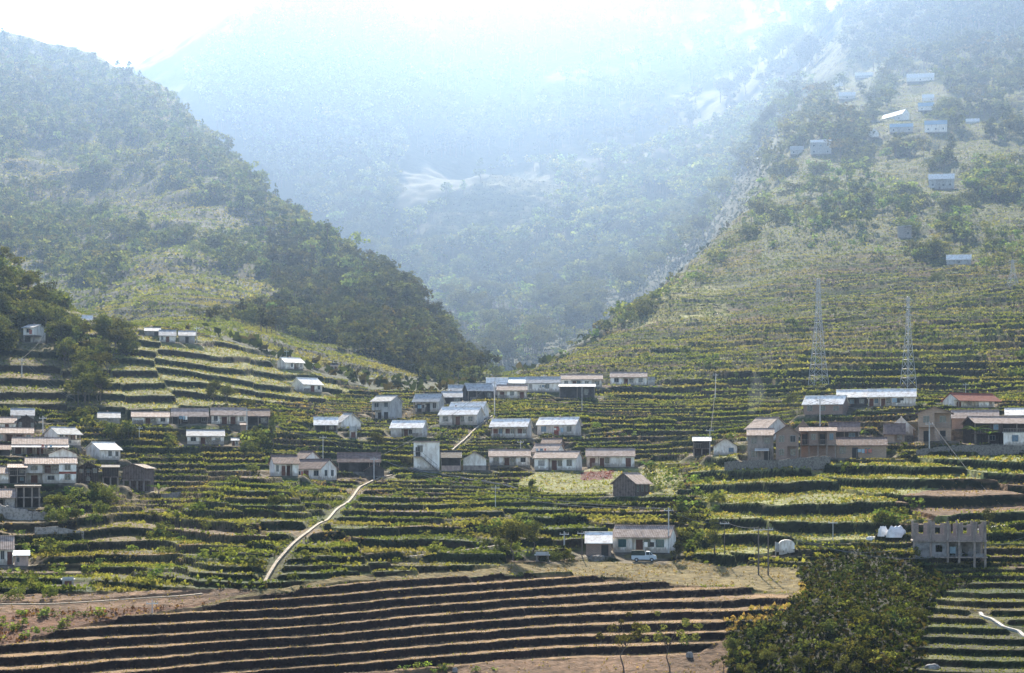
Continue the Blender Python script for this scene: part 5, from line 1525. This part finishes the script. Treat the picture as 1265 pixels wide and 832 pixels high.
# ------------------------------------------------------------------ yards: firewood and washing
_yr = random.Random(8)
YH = [h for h in HS if h['name'] == 'village_house' and h['D'] < 560 and h['W'] > 5.5 and 5 < h['u0'] and h['u1'] < 1255]
for n_y, h in enumerate(YH):
    R_ = Matrix.Rotation(h['rz'], 4, 'Z'); base_ = Vector(h['loc'])
    if n_y % 3 == 0:
        sx = _yr.choice((-1, 1)); L = _yr.uniform(1.4, 2.4); mb = MB()
        for row in range(4):
            for q in range(int(L / .24)):
                x = q * .24 + .06 * (row % 2) + _yr.uniform(-.02, .02); r_ = _yr.uniform(.09, .125)
                mb.tube((x, _yr.uniform(-.08, 0), .12 + row * .215), (x, .55 + _yr.uniform(-.05, .08), .12 + row * .215), r_, r_, 6)
        p = base_ + R_ @ Vector((sx * h['W'] * .30 - L / 2, -.85, 0))
        mb.build('firewood_stack', 'post', None, p, h['rz'], label="stack of firewood against the front of a village house", category='firewood', group='firewood stacks')
    elif n_y % 3 == 1:
        p = base_ + R_ @ Vector((_yr.uniform(-.2, .2) * h['W'], -1.5, 0))
        t = link('washing_line', None, loc=p, rz=h['rz'] + _yr.uniform(-.2, .2), label="washing hung on a line in front of a village house", category='washing line', group='washing lines')
        L = _yr.uniform(2.2, 3.4)
        for x in (-L / 2, L / 2): MB().tube((x, 0, -.4), (x, 0, 1.75), .04, .035, 5).build('post', 'post', t)
        MB().tube((-L / 2, 0, 1.68), (L / 2, 0, 1.68), .012, .012, 4).build('line', 'cable', t)
        x = -L / 2 + .2
        while x < L / 2 - .5:
            w = _yr.uniform(.35, .75); hh = _yr.uniform(.5, 1.0); c = _yr.choice(['plum', 'curtain_blue', 'white', 'curtain', 'door_dark', 'r_blue'])
            MB().hexa([(x, -.02, 1.66 - hh), (x + w, .03, 1.66 - hh), (x + w, .05, 1.66 - hh), (x, .0, 1.66 - hh), (x, -.012, 1.69), (x + w, -.012, 1.69), (x + w, .012, 1.69), (x, .012, 1.69)]).build('cloth', c, t)
            x += w + _yr.uniform(.08, .4)

# ------------------------------------------------------------------ walls, paths, small things
def ribbon(name, label, pts, w, m, up_=.12, t=.16, kind=None, cat='path', step=.7):
    P = []
    for a, b in zip(pts[:-1], pts[1:]):
        pa, pb = gp(*a), gp(*b); n = max(2, int((pb - pa).length / step))
        for k in range(n): P.append(pa.lerp(pb, k / n))
    P.append(gp(*pts[-1]))
    P = [Vector((p.x, p.y, float(zat(p.x, p.y)) + up_)) for p in P]
    P2 = []
    for k in range(len(P)):
        zz = sum(P[j].z for j in range(max(0, k - 1), min(len(P), k + 2))) / (min(len(P), k + 2) - max(0, k - 1))
        P2.append(Vector((P[k].x, P[k].y, max(zz, P[k].z - .15))))
    mb = MB(); L, R_ = [], []
    for k in range(len(P2)):
        d = (P2[min(k + 1, len(P2) - 1)] - P2[max(k - 1, 0)]); d.z = 0; d.normalize(); n = Vector((-d.y, d.x, 0)) * w / 2
        L.append(P2[k] + n); R_.append(P2[k] - n)
    dn = Vector((0, 0, -t - .3))
    o = 0
    for k in range(len(P2)):
        mb.v += [tuple(L[k]), tuple(R_[k]), tuple(R_[k] + dn), tuple(L[k] + dn)]
    for k in range(len(P2) - 1):
        a, b = 4 * k, 4 * k + 4
        for q in range(4): mb.f.append((a + q, a + (q + 1) % 4, b + (q + 1) % 4, b + q))
    mb.f += [(3, 2, 1, 0), tuple(4 * (len(P2) - 1) + q for q in range(4))]
    pr = dict(kind='structure') if kind else dict(label=label, category=cat)
    return mb.build(name, m, **pr)
for (nm_, m_, w_, up_, _), P in zip(PATHS, PATHPTS):
    mb = MB(); n = len(P)
    for k in range(n):
        d = P[min(k + 1, n - 1)] - P[max(k - 1, 0)]; d = d[:2] / max(1e-6, np.hypot(*d[:2])); nx, ny = -d[1] * w_ / 2, d[0] * w_ / 2
        x, y, z = P[k]; z += up_ + .06
        mb.v += [(x + nx, y + ny, z), (x - nx, y - ny, z), (x - nx, y - ny, z - .5), (x + nx, y + ny, z - .5)]
    for k in range(n - 1):
        a, b = 4 * k, 4 * k + 4
        for q in range(4): mb.f.append((a + q, a + (q + 1) % 4, b + (q + 1) % 4, b + q))
    mb.f += [(3, 2, 1, 0), tuple(4 * (n - 1) + q for q in range(4))]
    mb.build(nm_, m_, kind='structure')
for off, lab in ((-.35, "upper of two dark water pipes running right from the white tower like house"), (.45, "lower of two dark water pipes running right from the white tower like house")):
    pp = []
    for a, b in (((500, 580), (545, 589)), ((545, 589), (590, 597)), ((590, 597), (645, 606))):
        pa, pb = gp(*a), gp(*b)
        for k in range(12):
            q = pa.lerp(pb, k / 12); pp.append(Vector((q.x, q.y + off, max(float(zat(q.x, q.y + off)), q.z - .4) + .35)))
    for _ in range(5):
        for k in range(1, len(pp) - 1): pp[k].z = max(pp[k].z, (pp[k - 1].z + pp[k + 1].z) / 2)
    MB().poly(pp, .09, 6).build('water_pipe', 'cable', label=lab, category='pipe', group='water pipes')

def stone_wall(label, pts, hpx, m='stone', w=.5):
    rg = random.Random(len(label)); mb = MB()
    for a, b in zip(pts[:-1], pts[1:]):
        pa, pb = gp(*a), gp(*b); L = (pb - pa).length; n = max(1, int(L / .8)); d = (pb - pa).normalized(); nn = Vector((-d.y, d.x, 0)).normalized() * w / 2
        hh = hpx * pa.y / F
        for k in range(n):
            p = pa.lerp(pb, k / n); q = pa.lerp(pb, (k + 1) / n); h0 = hh * rg.uniform(.88, 1.06); b0 = Vector((0, 0, -.8)); t0 = Vector((0, 0, h0))
            mb.hexa([p - nn + b0, q - nn + b0, q + nn + b0, p + nn + b0, p - nn + t0, q - nn + t0, q + nn + t0, p + nn + t0])
    mb.build('stone_wall', m, label=label, category='wall')
stone_wall("pale dry stone wall under the open shelter of the left village", [(-5, 637), (40, 639), (84, 640)], 11, 'stone_pale')
stone_wall("lower grey stone wall below the bushes of the left village", [(43, 664), (72, 663), (103, 662)], 9, 'stone_pale')
stone_wall("dark retaining wall under the right village block", [(896, 584), (925, 584), (960, 583), (1025, 578)], 11)
stone_wall("stone wall below the tan brick house and its long neighbour", [(1132, 561), (1180, 560), (1268, 560)], 8)
stone_wall("low grey wall in the left gully near the plank barn", [(200, 614), (222, 613)], 6, 'stone_pale')

x, D, z = ground_at(972, 683)
s = D / F; tk = link('water_tank', None, loc=(x, D, z), rz=-.1, label="white water tank with rounded top standing by the two tarred poles", category='tank')
w_, hh = 19 * s, 17 * s
arc = [(-w_ / 2, -.4), (w_ / 2, -.4), (w_ / 2, hh * .68)] + [(w_ / 2 * math.cos(a), hh * .68 + hh * .32 * math.sin(a)) for a in np.linspace(.2, 2.94, 9)] + [(-w_ / 2, hh * .68)]
MB().prism([(p[0], 0, p[1]) for p in arc], [(p[0], 2.0, p[1]) for p in arc]).build('shell', 'white', tk)
MB().box(-w_ / 2 - .65, -w_ / 2 - .45, -.1, .1, -.4, hh * .85).build('post', 'offwhite', tk)
MB().box(-w_ / 2 - .45, -w_ / 2 + .0, .05, .15, hh * .1, hh * .8).build('side_panel', 'grey', tk)

def lump(label, name, u, v, wpx, hpx, m, seed, cat, d=.7):
    x, D, z = ground_at(u, v); s = D / F; rg = rs(seed)
    mb = MB(); n, r = 12, 6; V = []
    for i in range(r + 1):
        t = i / r
        for k in range(n):
            a = 2 * math.pi * k / n; q = math.cos(t * 1.45) ** .6 * (1 + rg.uniform(-.18, .18))
            V.append((math.cos(a) * q * wpx * s / 2, math.sin(a) * q * wpx * s / 2 * d, hpx * s * (math.sin(t * 1.57) ** .8) * (1 + rg.uniform(-.1, .08)) - (.4 if i == 0 else 0)))
    mb.v = V
    for i in range(r):
        for k in range(n): mb.f.append((i * n + k, i * n + (k + 1) % n, (i + 1) * n + (k + 1) % n, (i + 1) * n + k))
    mb.f.append(tuple(r * n + k for k in range(n)))
    mb.build(name, m, None, (x, D, z), 0, label=label, category=cat)
def sheet(label, u, v, wpx, hpx, seed):
    x, D, z = ground_at(u, v); s = D / F; rg = rs(seed); n = 9
    mb = MB(); w = wpx * s / 2; hh = hpx * s; rows = []
    prof = [(-1.0, -.3), (-.85, .12), (-.45, .72), (-.12, 1.0), (.12, .96), (.5, .62), (.9, .08), (1.0, -.3)]
    for k in range(n):
        t = k / (n - 1); e = min(1, 4 * t, 4 * (1 - t)) ** .5 * .35 + .65
        for (a, b) in prof:
            mb.v.append(((t - .5) * 2 * w + rg.uniform(-.08, .08) * w * .6, a * w * .8 * e + rg.uniform(-.05, .05), (b if b < 0 else b * hh * (e + rg.uniform(-.16, .12)))))
    m_ = len(prof)
    for k in range(n - 1):
        for q in range(m_ - 1): mb.f.append((k * m_ + q, (k + 1) * m_ + q, (k + 1) * m_ + q + 1, k * m_ + q + 1))
    mb.f += [tuple(range(m_)), tuple((n - 1) * m_ + q for q in range(m_))[::-1]]
    mb.build('plastic_sheet', 'tarp', None, (x, D, z), .25, label=label, category='sheet')
sheet("large white plastic sheet heaped left of the ruined building", 1107, 664, 22, 12, 3)
sheet("smaller peaked white sheet beside the large one left of the ruin", 1091, 664, 12, 10, 8)
sheet("low flat white sheet, outermost left of the ruin", 1077, 664, 13, 2.5, 9)
if 0: lump("large white plastic sheet heaped left of the ruined building", 'plastic_sheet', 1107, 664, 24, 13, 'tarp', 3, 'sheet')
lump("pale boulder in the bushes at the bottom edge by the slender trees", 'boulder', 852, 812, 9, 6, 'stone_pale', 4, 'rock')
lump("white stone lying at the foot of the lowest paddy wall", 'boulder', 1152, 827, 18, 6, 'stone_pale', 6, 'rock')
lump("small white stone on the bottom edge of the ploughed field", 'boulder', 562, 830, 7, 5, 'stone_pale', 5, 'rock')
lump("rubble heap under the row of the truck house", 'rubble_heap', 738, 692, 20, 6, 'stone', 12, 'rubble')
lump("white dome tank among trees at the top of the misty hamlet", 'dome_tank', 1036, 108, 11, 10, 'white', 15, 'tank', 1.0)
lump("round white tank at the right end of the uppermost long house", 'dome_tank', 1151, 95, 7, 9, 'white', 16, 'tank', 1.0)

# banana plants: a short stem and long arching leaves
def banana(u, v, hpx, label, seed):
    x, D, z = ground_at(u, v); h_ = hpx * D / F; rg = rs(seed)
    t = link('banana_plant', None, loc=(x, D, z), label=label, category='plant', group='banana plants of the village')
    MB().tube((0, 0, -.3), (.05, 0, h_ * .5), .13, .09, 7).build('stem', 'bark', t)
    n = 9
    for k in range(n):
        a = 6.28 * k / n + rg.uniform(-.3, .3); L = h_ * rg.uniform(.5, .75); w = .26; V = []; el = rg.uniform(.7, 1.35); Fc = []
        for j in range(6):
            s_ = j / 5; r_ = L * s_ * math.cos(el * (1 - s_ * .6)) ; zz = h_ * .5 + L * s_ * math.sin(el) - L * .55 * s_ ** 2.2
            ww = w * math.sin(math.pi * min(1, .12 + s_ * .86)); c_, s2 = math.cos(a), math.sin(a)
            V += [(c_ * r_ - s2 * ww, s2 * r_ + c_ * ww, zz - .05), (c_ * r_, s2 * r_, zz + .04), (c_ * r_ + s2 * ww, s2 * r_ - c_ * ww, zz - .05)]
        for j in range(5):
            o = 3 * j; Fc += [(o, o + 1, o + 4, o + 3), (o + 1, o + 2, o + 5, o + 4)]
        me = mesh_np('leaf', np.array(V), np.array(Fc), np.tile(np.array([[.075, .115, .035]]) * rg.uniform(.8, 1.4), (len(V), 1))); me.materials.append(M['leaf'])
        link('leaf', me, t)
banana(1206, 551, 30, "banana plant before the long dark fronted house, the taller of two", 1)
banana(1222, 552, 24, "banana plant before the long dark fronted house, the shorter of two", 2)
banana(196, 614, 24, "banana plant at the foot of the big plank barn", 3)
banana(1063, 540, 24, "banana plant among the bushes left of the brown roofed shed", 4)
banana(798, 586, 22, "banana plant on the terraces above the plank barn with open gable", 5)
banana(547, 541, 15, "banana plant below the white roofed house by the stairs", 6)
banana(1010, 486, 18, "banana plant behind the three pillared brick house", 7)

# thin blue wood smoke over two roofs
def smoke(u, v, wpx, hpx, label):
    x, D, z = ground_at(u, v); s = D / F; n, r = 14, 9; mb = MB(); rg = random.Random(u)
    for i in range(r + 1):
        t = i / r; q = (.18 + .82 * math.sin(math.pi * min(1, .1 + t * .85))) * wpx * s / 2; dx = wpx * s * .35 * math.sin(t * 2.6)
        for k in range(n):
            a = 2 * math.pi * k / n; w = q * rg.uniform(.85, 1.15)
            mb.v.append((dx + math.cos(a) * w, math.sin(a) * w * .6, t * hpx * s))
    for i in range(r):
        for k in range(n): mb.f.append((i * n + k, i * n + (k + 1) % n, (i + 1) * n + (k + 1) % n, (i + 1) * n + k))
    mb.f += [tuple(range(n))[::-1], tuple(r * n + k for k in range(n))]
    mb.build('smoke', 'smoke', None, (x, D, z + 3.5), 0, label=label, category='smoke', kind='stuff')
ms = bpy.data.materials.new('wood_smoke'); ms.use_nodes = True
nt_ = ms.node_tree; nt_.nodes.remove(nt_.nodes['Principled BSDF'])
pv_ = nt_.nodes.new('ShaderNodeVolumePrincipled'); pv_.inputs['Color'].default_value = (.72, .82, .95, 1); pv_.inputs['Density'].default_value = .016; pv_.inputs['Anisotropy'].default_value = .5
nt_.links.new(pv_.outputs[0], nt_.nodes['Material Output'].inputs['Volume'])
M['smoke'] = ms
smoke(928, 528, 22, 52, "thin blue smoke rising behind the white gable of the right village")
smoke(657, 556, 12, 34, "thin blue smoke rising over the brown house behind the garden")
